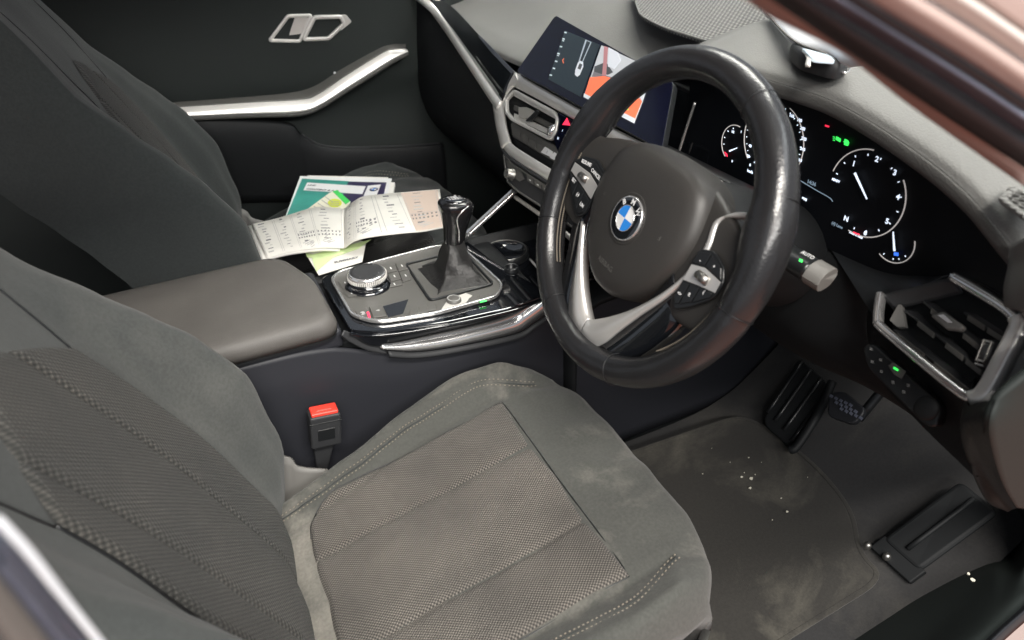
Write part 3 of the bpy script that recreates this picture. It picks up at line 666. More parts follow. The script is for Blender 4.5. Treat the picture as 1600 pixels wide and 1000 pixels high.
# ---- centre stack
SP = ((1, 0, -.47), -.1755); sn = -Vector(SP[0]).normalized()
def ps_(p, off=0): return PL(p, SP[0], SP[1])+sn*off
back = [(806, 118), (770, 150), (783, 242), (800, 285), (860, 335), (960, 400), (1125, 420), (1130, 280)]
plate('stack_body', [ps_(p, -.012) for p in back], -sn*.09, 'plastic_dark', da, bevel=.004)
def band(name, A, B, m, par, off=.0, th=.006, **k):
    a = [ps_(p, off) for p in A]; b = [ps_(p, off) for p in B]
    return patch(name, [a, [(x+y)/2+sn*.0025 for x, y in zip(a, b)], b], m, par, nu=40, nv=7, solid=th, **k)
band('trim_top', ((806, 113), (850, 139), (960, 200), (1060, 250), (1128, 282)), ((800, 134), (842, 156), (952, 218), (1050, 268), (1118, 300)), 'satin_silver', da)
band('trim_left', ((806, 113), (790, 130), (771, 150), (774, 190), (784, 234)), ((813, 130), (800, 138), (788, 156), (789, 190), (797, 222)), 'satin_silver', da, .001)
band('trim_bottom', ((783, 228), (800, 246), (850, 279), (930, 330), (1010, 380)), ((790, 215), (808, 231), (858, 262), (938, 312), (1018, 362)), 'satin_silver', da, .0)
band('trim_shadow_gap', ((784, 236), (801, 254), (850, 286), (930, 338), (1010, 388)), ((783, 228), (800, 246), (850, 279), (930, 330), (1010, 380)), 'plastic', da, .0)
av = thing('air_vent', 'centre air vent with silver frame below the screen, left of the steering wheel', 'air vent', ps_((835, 180)), 'dashboard air vents')
av.parent = None
plate('cavity', [ps_(p, -.010) for p in ((800, 134), (788, 156), (789, 190), (797, 222), (860, 262), (880, 190))], -sn*.01, 'plastic_dark', av, bevel=.001)
vp = poly_round([ps_(p, .001) for p in ((805, 143), (792, 156), (793, 176), (802, 187), (862, 218), (870, 207), (873, 186), (866, 176))], .006)
frame('vent_frame', vp, .006, .008, sn, 'satin_silver', av)
plate('upper_blade', [ps_(p, .002) for p in ((806, 142), (870, 178), (868, 186), (803, 150))], -sn*.010, 'satin_silver', av, bevel=.002)
for k, dy in enumerate((11, 24)):
    plate('slat', [ps_(p, -.003) for p in ((801, 152+dy), (868, 188+dy*.8), (866, 196+dy*.8), (800, 160+dy))], -sn*.012, 'plate_grey' if k == 0 else 'satin_silver', av, bevel=.001)
plate('slat_tab', [ps_(p, .003) for p in ((812, 168), (824, 168), (838, 176), (829, 186), (812, 184))], -sn*.01, 'brushed', av, bevel=.001)
plate('slat_tab_tip', [ps_(p, .005) for p in ((824, 190), (842, 172), (846, 176), (832, 191))], -sn*.004, 'satin_black', av, bevel=.001)
lathe('thumb_wheel', ps_((865, 205), -.002), Vector((0, 1, 0)), [(.0, -.005), (.011, -.005), (.012, 0), (.011, .005), (.0, .005)], 'chrome', av, n=24)
plate('control_panel', [ps_(p, .002) for p in ((873, 176), (908, 196), (900, 248), (872, 236), (866, 215))], -sn*.01, 'screen_glass', da, bevel=.001)
decal('hazard_light', ((886, 184), (891, 196), (879, 195)), SP, .0035, 'g_red', da)
text('panel_mark', 'H', ps_((874, 217), .003), (0, -1, 0), (.4, 0, .9), .006, 'g_white', da); text('panel_mark', '1', ps_((881, 205), .003), (0, -1, 0), (.4, 0, .9), .005, 'g_white', da)
plate('button_panel', [ps_(p, -.001) for p in ((797, 194), (800, 190), (870, 230), (930, 262), (925, 285), (860, 250), (800, 213))], -sn*.008, 'plate_grey', da, bevel=.001)
for i in range(4):
    a = (803+i*12.5, 199+i*8.2); decal('preset_key', (a, (a[0]+11, a[1]+7.2), (a[0]+8, a[1]+18), (a[0]-3, a[1]+11)), SP, .0005, 'plate_grey', da, bevel=.0004)
for i in range(2):
    a = (852+i*14, 229+i*8.5); kk = decal('preset_key', (a, (a[0]+12.5, a[1]+8), (a[0]+9.5, a[1]+17), (a[0]-7, a[1]+9)), SP, .0006, 'label_white', da, bevel=.0004)
    text('key_mark', ('3', '12')[i], ps_((a[0]+3.5, a[1]+9), .0014), (0, -1, 0), (.4, 0, .9), .006, 'ink', kk)
# lower control strip with knob
L_p = [ps_(p, -.001) for p in ((787, 240), (800, 256), (900, 322), (960, 362), (950, 392), (880, 345), (808, 298), (793, 284))]
plate('radio_panel', L_p, -sn*.01, 'plastic', da, bevel=.001)
frame('radio_panel_edge', [p+sn*.001 for p in poly_round(L_p, .006)], .003, .004, sn, 'plate_grey', da)
decal('radio_inlay', ((791, 250), (797, 252), (815, 268), (820, 280), (812, 284), (796, 272)), SP, .0003, 'plate_grey', da)
kb = lathe('volume_knob', ps_((801, 273)), sn, [(.0105, 0), (.0110, .003), (.0085, .004), (.0085, .013), (.0075, .0145), (.004, .0145), (.0035, .0135), (.0001, .0135)], 'metal_dull', da, n=32)
for i in range(3):
    a = (823+i*12, 272+i*7.2); kk = decal('radio_key', (a, (a[0]+10, a[1]+6), (a[0]+11, a[1]+17), (a[0]+1, a[1]+11)), SP, .0015, 'plate_grey', da, bevel=.0005)
    decal('key_mark', ((a[0]+4, a[1]+8), (a[0]+6.5, a[1]+9.5), (a[0]+6.5, a[1]+11), (a[0]+4, a[1]+9.5)), SP, .0022, 'label_white', kk)
# right centre vent, glimpsed between wheel and hub
plate('second_vent_slat', [ps_(p, .002) for p in ((922, 210), (958, 228), (952, 238), (918, 220))], -sn*.012, 'satin_black', da)
plate('second_vent_blade', [ps_(p, .003) for p in ((926, 214), (954, 230), (951, 235), (924, 221))], -sn*.004, 'satin_silver', da)
# ---- screen
sl = (.194-.12)/(.742-.653); SN = (1, 0, -sl); SD = .12-sl*.653; nS = -Vector(SN).normalized(); SC_ = (SN, SD)
cs = thing('display_screen', 'wide tilted screen on the dashboard showing the reversing camera picture', 'screen', PL((930, 150), SN, SD))
sp_ = [PL(p, SN, SD) for p in ((868, 24), (852, 40), (830, 72), (807, 112), (900, 162), (1033, 234), (1052, 128), (1003, 77))]
plate('housing', [p-nS*.001 for p in poly_round([sp_[0], sp_[3], sp_[5], sp_[6]], .008)], -nS*.012, 'satin_black', cs, bevel=.002)
plate('glass', [p+nS*.0005 for p in poly_round([sp_[0], sp_[3], sp_[5], sp_[6]], .008)], -nS*.0015, 'screen_glass', cs, bevel=.0004)
def dcl(P, off=.0006, m='s_panel', nm='screen_area', par=None): return decal(nm, P, SC_, off, m, par or cs, )
dcl(((883, 48), (937, 70), (908, 152), (857, 124)), .0007, 's_panel', 'menu_area')
for i, q in enumerate(((884, 52), (881, 62), (877, 74), (873, 85), (869.5, 97), (866, 108), (861, 118.5))):
    x, y = q; V1 = MB(); V1.add(*decal_vf(((x-1.8, y-2.6), (x+1.8, y-1.6), (x+1.2, y+.4), (x-2.4, y-.4)), SN, SD, .001)); V1.add(*decal_vf(((x-2.2, y+.8), (x+.8, y+1.6), (x+.2, y+3), (x-2.6, y+2)), SN, SD, .001)) if i in (1, 3) else None
    V1.build('menu_icon', 's_icon', cs, smooth=False)
decal('menu_marker', ((881, 91), (878.5, 94), (880, 99), (881.3, 99), (880, 94.5), (881.6, 91.5)), SC_, .001, 's_orange', cs)
dcl(((915, 62), (924.5, 66), (906, 108), (901, 106)), .0008, 's_body', 'lane_left'); dcl(((917, 64), (922.6, 66.4), (905.5, 106), (903, 105)), .0010, 's_panel', 'lane_middle')
car_i = dcl(((907, 95), (911, 97), (911.5, 104), (906, 117), (902, 120), (898.5, 117), (899, 110), (903, 98)), .0012, 's_lite', 'car_symbol')
dcl(((906, 99), (910, 101), (907, 109), (902.5, 107)), .0017, 's_dark', 'car_roof', car_i)
# camera picture
dcl(((940, 71), (1018, 108), (1012, 135), (1004, 160), (991, 193), (912, 152)), .0007, 's_grey', 'camera_picture')
dcl(((934, 92), (930, 116), (958, 120), (985, 108), (1010, 118), (1012, 104), (940, 71)), .0009, 's_grey', 'picture_wall')
dcl(((929, 104), (947, 97), (958, 113), (950, 117), (928, 114)), .0011, 's_dark', 'picture_shadow')
dcl(((928, 112), (950, 119), (960, 122), (925, 120)), .0012, 's_floor', 'picture_kerb')
dcl(((922, 121), (945, 119), (975, 128), (1003, 158), (992, 186), (914, 147)), .0013, 's_orange', 'picture_floor')
dcl(((944, 72), (950, 74), (947, 118), (941, 118), (943, 95)), .0016, 's_brown', 'picture_person')
dcl(((951, 74), (966, 82), (970, 95), (960, 108), (950, 104)), .0015, 's_lite', 'picture_glare')
dcl(((978, 163), (981, 162), (982, 172), (979, 172)), .0016, 's_green', 'picture_guide')
dcl(((1004, 128), (1013, 132), (1004, 160), (996, 143)), .0016, 's_lite', 'picture_edge')
dcl(((912, 151), (913, 146), (992, 185), (991, 193)), .0016, 's_lite', 'picture_border')
# ---- gauges
ic = thing('instrument_cluster', 'lit instrument cluster with speedometer, rev counter reading about one and small fuel and temperature dials', 'instrument panel', (.235, -.39, .65))
CX = .235; CP = ((1, 0, 0), CX)
def c_(p, off=.001): return X(p, CX-off)
ft = [X((1085, 90), .232), X((1112, 108), .232), X((1228, 157), .232), X((1353, 229), .236), X((1402, 255), .236), X((1460, 300), .232), X((1520, 343), .215), X((1583, 392), .19)]
fb = [X((1060, 262), .236), X((1105, 275), .236), X((1200, 330), .236), X((1300, 392), .236), X((1380, 425), .236), X((1450, 432), .232), X((1500, 432), .212), X((1575, 470), .185)]
ft = [p+Vector((0, 0, .012)) for p in ft]
patch('cluster_face', [ft, [(a+b)/2 for a, b in zip(ft, fb)], fb], 'gauge_face', ic, nu=60, nv=20)
eY = Vector((0, -1, 0)); eZ = Vector((0, 0, 1))
def arc(name, cpx, rr, a0, a1, w, m, par, off=.002, n=48):
    c = c_(cpx, off); P = [c+eY*rr*math.cos(rad(lerp(a0, a1, i/n)))+eZ*rr*math.sin(rad(lerp(a0, a1, i/n))) for i in range(n+1)]
    V, Fc = sweep(P, rrect(w, .001, .2, 1), (-1, 0, 0)); return obj(name, V, Fc, m, par)
def nums(name, items, size, m, par, off=.0022):
    mb = MB()
    for s, q in items: mb.add(*text_vf(s, c_(q, off), eY, eZ, size, bold=.0002))
    return mb.build(name, m, par, smooth=False)
def needle(name, a, b, w, m, par):
    A, B = c_(a, .004), c_(b, .004); t = B-A; s = t.cross(Vector((1, 0, 0))).normalized()*w
    return obj(name, *prism([A+s*.4, B+s, B-s, A-s*.4], (-.001, 0, 0)), m, par, smooth=False)
tcx = (1352, 303); tR = .0495
rc_ = arc('rev_counter', tcx, tR, 95, 168, .0011, 'g_ring', ic)
arc('ring_right', tcx, tR, 38, -100, .0012, 'g_ring', rc_); arc('red_zone', tcx, tR*.975, -82, -92, .0014, 'g_red', rc_)
nums('numerals', (('1', (1334, 256)), ('2', (1370, 249)), ('3', (1398, 270)), ('4', (1403, 308)), ('5', (1386, 346)), ('6', (1352, 364)), ('N', (1322, 342))), .0085, 'g_white', rc_)
nums('small_print', (('READY', (1306, 282)), ('1/min x 1000', (1337, 367))), .0036, 'g_white', rc_)
needle('needle', (1355, 311), (1336, 270), .0012, 'g_white', rc_)
def ticks(cpx, rr, angs, ln, w, m, par, nm='tick_marks'):
    mb = MB(); c = c_(cpx, .0024)
    for a in angs:
        d = eY*math.cos(rad(a))+eZ*math.sin(rad(a)); mb.add(*box_vf(c+d*(rr-ln/2), d*ln, d.cross(Vector((1, 0, 0)))*w, (.0006, 0, 0)))
    return mb.build(nm, m, par, smooth=False)
ticks(tcx, tR*.90, [168-21.7*i for i in range(13)], .0022, .0009, 'g_white', rc_)
spx = (1207, 222); sR = .0505
sp2 = arc('speedometer', spx, sR, 35, -35, .0011, 'g_ring', ic); arc('ring_left', spx, sR, 120, 222, .0012, 'g_ring', sp2); arc('ring_top', spx, sR, 70, 35, .0010, 'g_ring', sp2)
nums('numerals', (('160', (1237, 181)), ('180', (1249, 188)), ('200', (1254, 201)), ('220', (1256, 217)), ('240', (1254, 233)), ('260', (1249, 250)), ('60', (1177, 212)), ('40', (1172, 228)), ('20', (1169, 244)), ('0', (1172, 258)), ('km/h', (1172, 268))), .0052, 'g_white', sp2)
ticks(spx, sR*.93, [222-11.2*i for i in range(25)], .0018, .0008, 'g_white', sp2); ticks(spx, sR*.60, [222-16*i for i in range(17)], .0012, .0007, 'g_white', sp2, 'inner_tick_marks')
needle('needle', (1190, 245), (1179, 254), .0011, 'g_white', sp2); decal('red_mark', ((1183, 262), (1188, 265), (1187, 272), (1181, 268)), CP, .0024, 'g_red', sp2)
fg = arc('fuel_gauge', (1148, 226), .026, 80, 235, .0010, 'g_ring', ic); needle('needle', (1152, 231), (1140, 236), .0011, 'g_white', fg); decal('red_mark', ((1132, 237), (1136, 240), (1137, 245), (1134, 243)), CP, .0024, 'g_red', fg)
nums('numerals', (('1/2', (1145, 206)), ('1', (1158, 206)), ('0', (1144, 252))), .0042, 'g_white', fg); ticks((1148, 226), .0225, [110, 140, 170, 195], .0018, .0010, 'g_white', fg)
tg = arc('temperature_gauge', (1397, 377), .0245, 25, -120, .0010, 'g_ring', ic); needle('needle', (1396, 362), (1398, 392), .0010, 'g_white', tg); decal('blue_mark', ((1397, 394), (1404, 395), (1404, 400), (1397, 399)), CP, .0026, 'g_blue', tg)
ticks((1397, 377), .021, [-30, -55, -75, -110], .0016, .0010, 'g_white', tg)
nums('clock_text', (('14:36', (1268, 286)),), .0062, 'g_dim', ic); nums('range_text', (('mpg', (1257, 310)),), .0045, 'g_white', ic); nums('limit_text', (('(4) Lane', (1308, 352)),), .0048, 'g_dim', ic)
tube('display_line', [c_(q, .002) for q in ((1250, 282), (1275, 297), (1296, 309), (1301, 315))], .0005, 'g_dim', ic, n=14, seg=6)
dd = MB(); dd.add(*decal_vf(((1307, 213), (1314, 217), (1313, 222), (1306, 218)), *CP, .0024)); [dd.add(*box_vf(c_((1303, 214+k*2.6), .0024), (0, .003, 0), (0, 0, .0006), (.0004, 0, 0))) for k in range(3)]; dd.build('beam_light', 'g_green', ic, smooth=False)
decal('lamp_light', ((1320, 217), (1325, 219), (1327, 223), (1325, 228), (1319, 226)), CP, .0024, 'g_green', ic); ticks((1318, 221), .0, [180], .004, .0007, 'g_green', ic, 'lamp_ray')
decal('warning_light', ((1290, 195), (1296, 197), (1295, 199), (1289, 197)), CP, .0024, 'g_red', ic)
# dark panel linking the screen with the cluster, with its upright chrome line
plate('cluster_side_panel', [X(p, .235) for p in ((1052, 100), (1100, 118), (1122, 150), (1104, 262), (1085, 268), (1033, 238))], (.01, 0, 0), 'gloss_black', da, bevel=.001)
tube('upright_chrome_line', [X(p, .225) for p in ((1086, 160), (1074, 196), (1058, 246))], .0022, 'chrome', da, n=16)
# ---- lower panels on the driver side
kr = [fb[0:8], [X(p, .21) for p in ((1040, 330), (1100, 350), (1200, 400), (1290, 430), (1330, 440), (1352, 452), (1374, 462))]+[Y((1470, 590), -.66)]]
VN = (-.804, .255, .538); VD = .00425
k0_ = [p+Vector((.004, 0, -.002)) for p in fb[:5]]+[PL(q, VN, VD)+Vector((.045, 0, -.02)) for q in ((1400, 575), (1460, 630), (1520, 665))]
k1_ = [Vector((.225, y, z)) for y, z in ((-.20, .54), (-.26, .54), (-.33, .54), (-.40, .535), (-.47, .53), (-.54, .52))]+[Vector((.19, -.63, .49)), Vector((.17, -.715, .48))]
k2_ = [Vector((.22, y, .43)) for y in (-.14, -.22, -.30, -.38, -.46)]+[Vector((.22, -.54, .435)), Y((1478, 690), -.64), Y((1528, 745), -.71)]
k3_ = [Vector((.30, y, .36)) for y in (-.13, -.22, -.30, -.38)]+[Vector((.30, -.46, .375)), Vector((.30, -.54, .40)), k2_[6]+Vector((.07, 0, .0)), k2_[7]+Vector((.07, 0, .0))]
k4_ = [Vector((.55, y, .42)) for y in (-.13, -.22, -.30, -.38, -.46, -.54, -.64, -.735)]
patch('knee_panel', [k0_, k1_, k2_, k3_, k4_], 'plastic_dark', da, nu=60, nv=40)
patch('dash_side_return', [[X((1586, 385), .16), X((1584, 415), .16), X((1577, 450), .15), X((1578, 480), .14)], [Y((1680, 330), -.76), Y((1680, 400), -.76), Y((1680, 450), -.76), Y((1680, 500), -.76)]], 'dash_vinyl', da, nu=20, nv=8, solid=.004)
# ---- right air vent
VN = (-.804, .255, .538); VD = .00425; vn = Vector(VN)
vn = vn if vn.dot(CAM)-VD > 0 else -vn; VPn = (VN, VD)
def v_(p, off=0): return PL(p, VN, VD)+vn*off
rv = thing('air_vent', 'right hand air vent in chrome frame by the door, with dark slats and thumb wheel', 'air vent', v_((1480, 530)), 'dashboard air vents')
out = [v_(p) for p in ((1379, 462), (1492, 433), (1592, 492), (1594, 512), (1545, 612), (1518, 626), (1374, 512))]
plate('vent_cavity', [p-vn*.020 for p in out], -vn*.03, 'plastic_dark', rv, bevel=.001)
# chrome legs
def leg(nm, P, w, h, m='chrome', off=.002, par=None):
    V, Fc = sweep(spline([v_(p, off) for p in P], 30), rrect(w, h, .35), vn); return obj(nm, V, Fc, m, par or rv)
leg('frame_left', ((1379, 460), (1375, 486), (1374, 508)), .0075, .012)
leg('frame_bottom', ((1374, 507), (1390, 522), (1445, 568), (1500, 612), (1522, 625)), .009, .012)
leg('frame_top', ((1492, 434), (1535, 459), (1572, 482), (1592, 500)), .010, .012)
leg('frame_right', ((1594, 498), (1596, 512), (1572, 560), (1550, 602), (1536, 620), (1520, 626)), .016, .014, 'satin_silver')
patch('frame_flank', [[v_(p, .003) for p in ((1600, 500), (1578, 560), (1556, 604), (1540, 620))], [v_(p, -.03) for p in ((1625, 520), (1600, 570), (1575, 610), (1552, 632))]], 'satin_silver', rv, nu=20, nv=6, solid=.003)
patch('upper_lip', [[v_(p, .001) for p in ((1380, 460), (1430, 448), (1492, 432))], [v_(p, -.012) for p in ((1386, 476), (1440, 464), (1494, 450))]], 'plastic', rv, nu=16, nv=5, solid=.003)
for a, b, segs in (((1500, 483), (1570, 528), ((.12, .50), (.56, .92))), ((1436, 466), (1545, 551), ((.14, .26), (.60, .86))), ((1408, 480), (1540, 584), ((.17, .36), (.50, .70), (.74, .92))), ((1390, 511), (1520, 613), ((.06, .38), (.50, .95)))):
    lp_ = lambda t, dx=0, dy=0: (a[0]+(b[0]-a[0])*t+dx, a[1]+(b[1]-a[1])*t+dy)
    sl_ = plate('slat', [v_(lp_(0), -.006), v_(lp_(1), -.006), v_(lp_(1, 10, -6), -.028), v_(lp_(0, 10, -6), -.028)], Vector((0, 0, -.0025)), 'plastic', rv, bevel=.0006)
    for t0, t1 in segs:
        plate('slat_face', [v_(lp_(t0), -.0045), v_(lp_(t1), -.0045), v_(lp_(t1, -5, 7), -.0065), v_(lp_(t0, -5, 7), -.0065)], -vn*.003, 'plate_grey', sl_, bevel=.0006)
plate('side_blade', [v_(p, -.006) for p in ((1397, 473), (1402, 472), (1408, 507), (1396, 508), (1384, 497))], -vn*.006, 'plastic_grey', rv, bevel=.0006)
plate('direction_tab', [v_(p, .001) for p in ((1453, 493), (1474, 486), (1507, 510), (1500, 517), (1478, 514))], -vn*.008, 'plastic_grey', rv, bevel=.0025)
plate('tab_highlight', [v_(p, .0018) for p in ((1466, 493), (1476, 492), (1490, 505), (1482, 505))], -vn*.001, 'label_white', rv, bevel=.0005)
plate('wheel_housing', [v_(p, -.004) for p in ((1528, 528), (1553, 534), (1535, 566), (1518, 560))], -vn*.012, 'satin_black', rv, bevel=.001)
tw = lathe('thumb_wheel', v_((1540, 551), -.012), (v_((1546, 530))-v_((1534, 572))).cross(vn), [(.0, -.005), (.0150, -.005), (.016, 0), (.0150, .005), (.0, .005)], 'plastic', rv, n=40)
mb = MB()
for k in range(7):
    q = (1546-2.6*k, 534+6*k); c = v_(q, .0028-.0007*abs(k-3)); mb.add(*box_vf(c, (v_((1552, 534))-v_((1541, 531))).normalized()*.008, (v_((1546, 530))-v_((1534, 572))).normalized()*.0014, vn*.0012))
mb.build('wheel_ridges', 'label_grey', tw, smooth=False)
for k in (-1, 1): leg('wheel_edge', ((1546+k*6, 533+k*1.5), (1540+k*6, 550+k*1.5), (1533+k*6, 567+k*1.5)), .0012, .004, 'metal_dull', .0015)
# panel between cluster and vent
patch('vent_surround', [[v_(p, -.008) for p in ((1371, 512), (1374, 460), (1420, 448), (1490, 430), (1592, 488), (1620, 500))], fb[3:8]+[Vector((.17, -.73, .60))]], 'satin_black', da, nu=30, nv=10)
patch('lower_surround', [[v_(p, -.010) for p in ((1371, 460), (1370, 512), (1440, 570), (1515, 628))], [v_(p, -.03) for p in ((1330, 470), (1340, 530), (1410, 590), (1480, 660))], [v_(p, -.05) for p in ((1310, 500), (1330, 570), (1390, 640), (1470, 720))]], 'plastic_dark', da, nu=30, nv=14)
# light switches
LSn = (-.87, .10, .48); ls0 = v_((1420, 610), -.012); LSd = Vector(LSn).dot(ls0); lsp = lambda p, o=0: PL(p, LSn, LSd)-Vector(LSn).normalized()*o*(1 if Vector(LSn).dot(CAM)-LSd < 0 else -1)
sw = plate('light_switch_panel', poly_round([lsp(p) for p in ((1347, 541), (1362, 536), (1470, 632), (1464, 668), (1445, 665), (1356, 575))], .008), Vector((.014, 0, -.006)), 'satin_black', da, bevel=.002)
kk = decal('light_switch', ((1388, 571), (1396, 566), (1416, 580), (1409, 592), (1397, 585)), (LSn, LSd), .001, 'plate_grey', sw, bevel=.0005)
decal('switch_light', ((1397, 573), (1404, 577), (1403, 580), (1396, 576)), (LSn, LSd), .0022, 'g_green', sw)
mb = MB()
for q in ((1361, 545), (1363, 565), (1376, 562), (1377, 580), (1395, 597), (1419, 602), (1412, 612), (1434, 635)):
    for k in (-2, 0, 2): mb.add(*decal_vf(((q[0]-2, q[1]+k*.8-.5), (q[0]+2.4, q[1]+k*.8+.6), (q[0]+2.4, q[1]+k*.8+1.2), (q[0]-2, q[1]+k*.8+.1)), LSn, LSd, .0008))
mb.build('switch_symbols', 'label_grey', sw, smooth=False)
lathe('rotary_switch', lsp((1448, 638)), -Vector(LSn) if Vector(LSn).dot(CAM)-LSd < 0 else Vector(LSn), [(.0, .003), (.010, .003), (.012, .001), (.012, -.002)], 'plastic_dark', da, n=24)
# ---- end of the dashboard beside the door
e0 = [Y((1512, 630), -.695), Y((1500, 662), -.70), Y((1510, 715), -.70), Y((1540, 780), -.70), Y((1572, 796), -.70)]
e1 = [Y((1528, 628), -.715), Y((1520, 665), -.722), Y((1532, 715), -.722), Y((1558, 770), -.722), Y((1582, 796), -.722)]
e2 = [Y((1556, 624), -.735), Y((1545, 665), -.74), Y((1552, 712), -.74), Y((1568, 760), -.74), Y((1588, 794), -.74)]
patch('dash_corner', [[p+Vector((.06, .03, -.01)) for p in e0], e0, e1, e2], 'leather_worn', da, nu=40, nv=24)
MATS['leather_worn']
patch('dash_end_cap', [[p+Vector((.001, 0, 0)) for p in e2], [Y(p, -.742) for p in ((1640, 560), (1640, 640), (1640, 720), (1640, 780), (1640, 800))]], 'door_plastic', da, nu=30, nv=10, solid=.006)
patch('dash_end_top', [[v_(p, -.03) for p in ((1600, 520), (1580, 570), (1556, 628))], [Y(p, -.742) for p in ((1660, 470), (1650, 520), (1640, 566))]], 'door_plastic', da, nu=12, nv=8, solid=.004)
# ================================================================== STEERING WHEEL (own frame: x right, y up, z to the driver)
sw_ = thing('steering_wheel', 'worn black leather steering wheel with silver V spoke and round blue and white badge', 'steering wheel', (0, -.37, .63))
t = rad(24.87); wu = Vector((0, -1, 0)); wv = Vector((math.sin(t), 0, math.cos(t))); wn = wu.cross(wv)
ro = rad(-4.5); wu2 = wu*math.cos(ro)+wv*math.sin(ro); wv2 = -wu*math.sin(ro)+wv*math.cos(ro)
mw = Matrix((wu2, wv2, wn)).transposed().to_4x4(); mw.translation = Vector((0, -.37, .63)); sw_.matrix_world = mw
def w3(x, y, z=0): return Vector((x, y, z))*.001
def wobj(name, V, Fc, m, **k): return obj(name, V, Fc, m, k.pop('parent', sw_), local=True, **k)
RR = .1715; rows = []
for i in range(160):
    a = 2*math.pi*i/160; c = Vector((math.cos(a), math.sin(a), 0)); rw = []
    deg = math.degrees(a) % 360
    gx = sum(math.exp(-((deg-q+180) % 360-180)**2/260) for q in (20, 160)); gb = sum(math.exp(-((deg-q+180) % 360-180)**2/160) for q in (22, 158)); ra = .0172+.0018*gx; rb = .0192+.0028*gx
    for j in range(28):
        b = 2*math.pi*j/28; cb, sb2 = math.cos(b), math.sin(b)
        w_ = .0005*NZ.noise(Vector((a*9, cb*3, sb2*3)))+(.008*gb*cb*cb if cb < 0 else 0)
        # seams pull the leather in
        for q in (66, 32, -4, 184, 207, 246, 296):
            w_ -= .0009*math.exp(-(((deg-q+180) % 360-180)/1.1)**2)
        q1_ = abs(cb)**.88*(1 if cb > 0 else -1); q2_ = abs(sb2)**.88*(1 if sb2 > 0 else -1); rw.append(c*(RR+(ra+w_)*q1_)+Vector((0, 0, (rb+w_)*q2_)))
    rows.append(rw)
V, Fc = grid(rows, True, True); wobj('rim', V, Fc, 'leather', sub=1)
def rimring(deg, r_=.0006):
    a = rad(deg); c = Vector((math.cos(a), math.sin(a), 0)); P = [c*(RR+.0186*math.cos(b))+Vector((0, 0, .0193*math.sin(b)))+Vector((-c.y, c.x, 0))*.001*math.sin(b*2) for b in [2*math.pi*k/32 for k in range(32)]]
    return P
for q in (66, 32, -4, 207, 246, 296):
    V, Fc = sweep(rimring(q), circ(.0004, 6), (0, 0, 1), True); wobj('leather_seam', V, Fc, 'satin_black')
for s0, s1 in ((174, 228), (-40, 6)):
    mb = MB(); n = 52
    for i in range(n):
        a = rad(lerp(s0, s1, i/(n-1)))
        for k in (-1, 1):
            a2 = a+k*.0; c = Vector((math.cos(a2), math.sin(a2), 0)); tt = Vector((-c.y, c.x, 0)); b = rad(176)+k*.11
            p = c*(RR+.0196*math.cos(b))+Vector((0, 0, .0212*math.sin(b))); mb.add(*box_vf(p, (tt*.8+Vector((0, 0, .35*k))).normalized()*.0026, c.cross(tt)*.0011, c*.0012))
    mb.build('stitching', 'thread', sw_, smooth=False, local=True)
# airbag cover
def smooth_outline(P, n): return spline([w3(*p) for p in P], n, True)
half = [(0, 76), (32, 75), (58, 70), (76, 58), (86, 38), (91, 14), (88, -12), (77, -38), (60, -63), (40, -82), (18, -93), (0, -95)]
outl = half+[(-x, y) for x, y in half[-2:0:-1]]
O_ = smooth_outline(outl, 96); cen = w3(0, -6)
rows = []
for sc, z in ((1.00, -38), (1.01, -24), (1.0, -8), (.985, 2), (.95, 9.5), (.89, 14), (.78, 17.5), (.6, 20), (.4, 21.2), (.2, 21.6), (.02, 21.6)):
    rows.append([cen+(p-cen)*sc+w3(0, 0, z) for p in O_])
V, Fc = grid(rows, True); Fc.append(list(range(len(V)-96, len(V)))); wobj('airbag_cover', V, Fc, 'airbag_plastic')
# badge
bc_ = w3(0, -4, 21.5); Vz = Vector((0, 0, 1))
def wl(name, c, prof, m, par=None, n=48): V, Fc = lathe_vf(c, Vz, prof, n, ref=(0, 1, 0)); return wobj(name, V, Fc, m, parent=par or sw_)
wl('badge_recess', bc_, [(.030, -.001), (.029, .0006), (.0262, -.0002), (.026, -.001)], 'airbag_plastic')
bd_ = wl('badge', bc_, [(.0250, -.001), (.0252, .0016), (.0243, .0024), (.0234, .0022)], 'chrome')
wl('badge_disc', bc_, [(.0236, .0018), (.018, .0024), (.0001, .0028)], 'gloss_black', bd_)
for k, m_ in enumerate(('logo_white', 'logo_blue', 'logo_white', 'logo_blue')):
    rr = .0142; P = [Vector((0, 0, .0032))]+[Vector((rr*math.cos(rad(90*k+90*i/14)), rr*math.sin(rad(90*k+90*i/14)), .0027)) for i in range(15)]
    V, Fc = prism([p+bc_ for p in P], (0, 0, .0005)); wobj('badge_quadrant', V, Fc, m_, parent=bd_, smooth=False)
V, Fc = sweep([bc_+Vector((.0145*math.cos(2*math.pi*i/48), .0145*math.sin(2*math.pi*i/48), .0031)) for i in range(48)], circ(.0005, 6), (0, 0, 1), True); wobj('badge_ring', V, Fc, 'chrome', parent=bd_)
mb = MB()
for s, a in (('B', 135), ('M', 90), ('W', 45)):
    d = Vector((math.cos(rad(a)), math.sin(rad(a)), 0)); mb.add(*text_vf(s, bc_+d*.0193+Vector((0, 0, .0027)), Vector((d.y, -d.x, 0)), d, .0085, bold=.0002))
mb.build('badge_letters', 'label_white', bd_, smooth=False, local=True)
V, Fc = text_vf('AIRBAG', w3(0, -62, 19.9), (1, 0, 0), (0, 1, .12), .009); wobj('airbag_text', V, Fc, 'plate_grey', smooth=False)
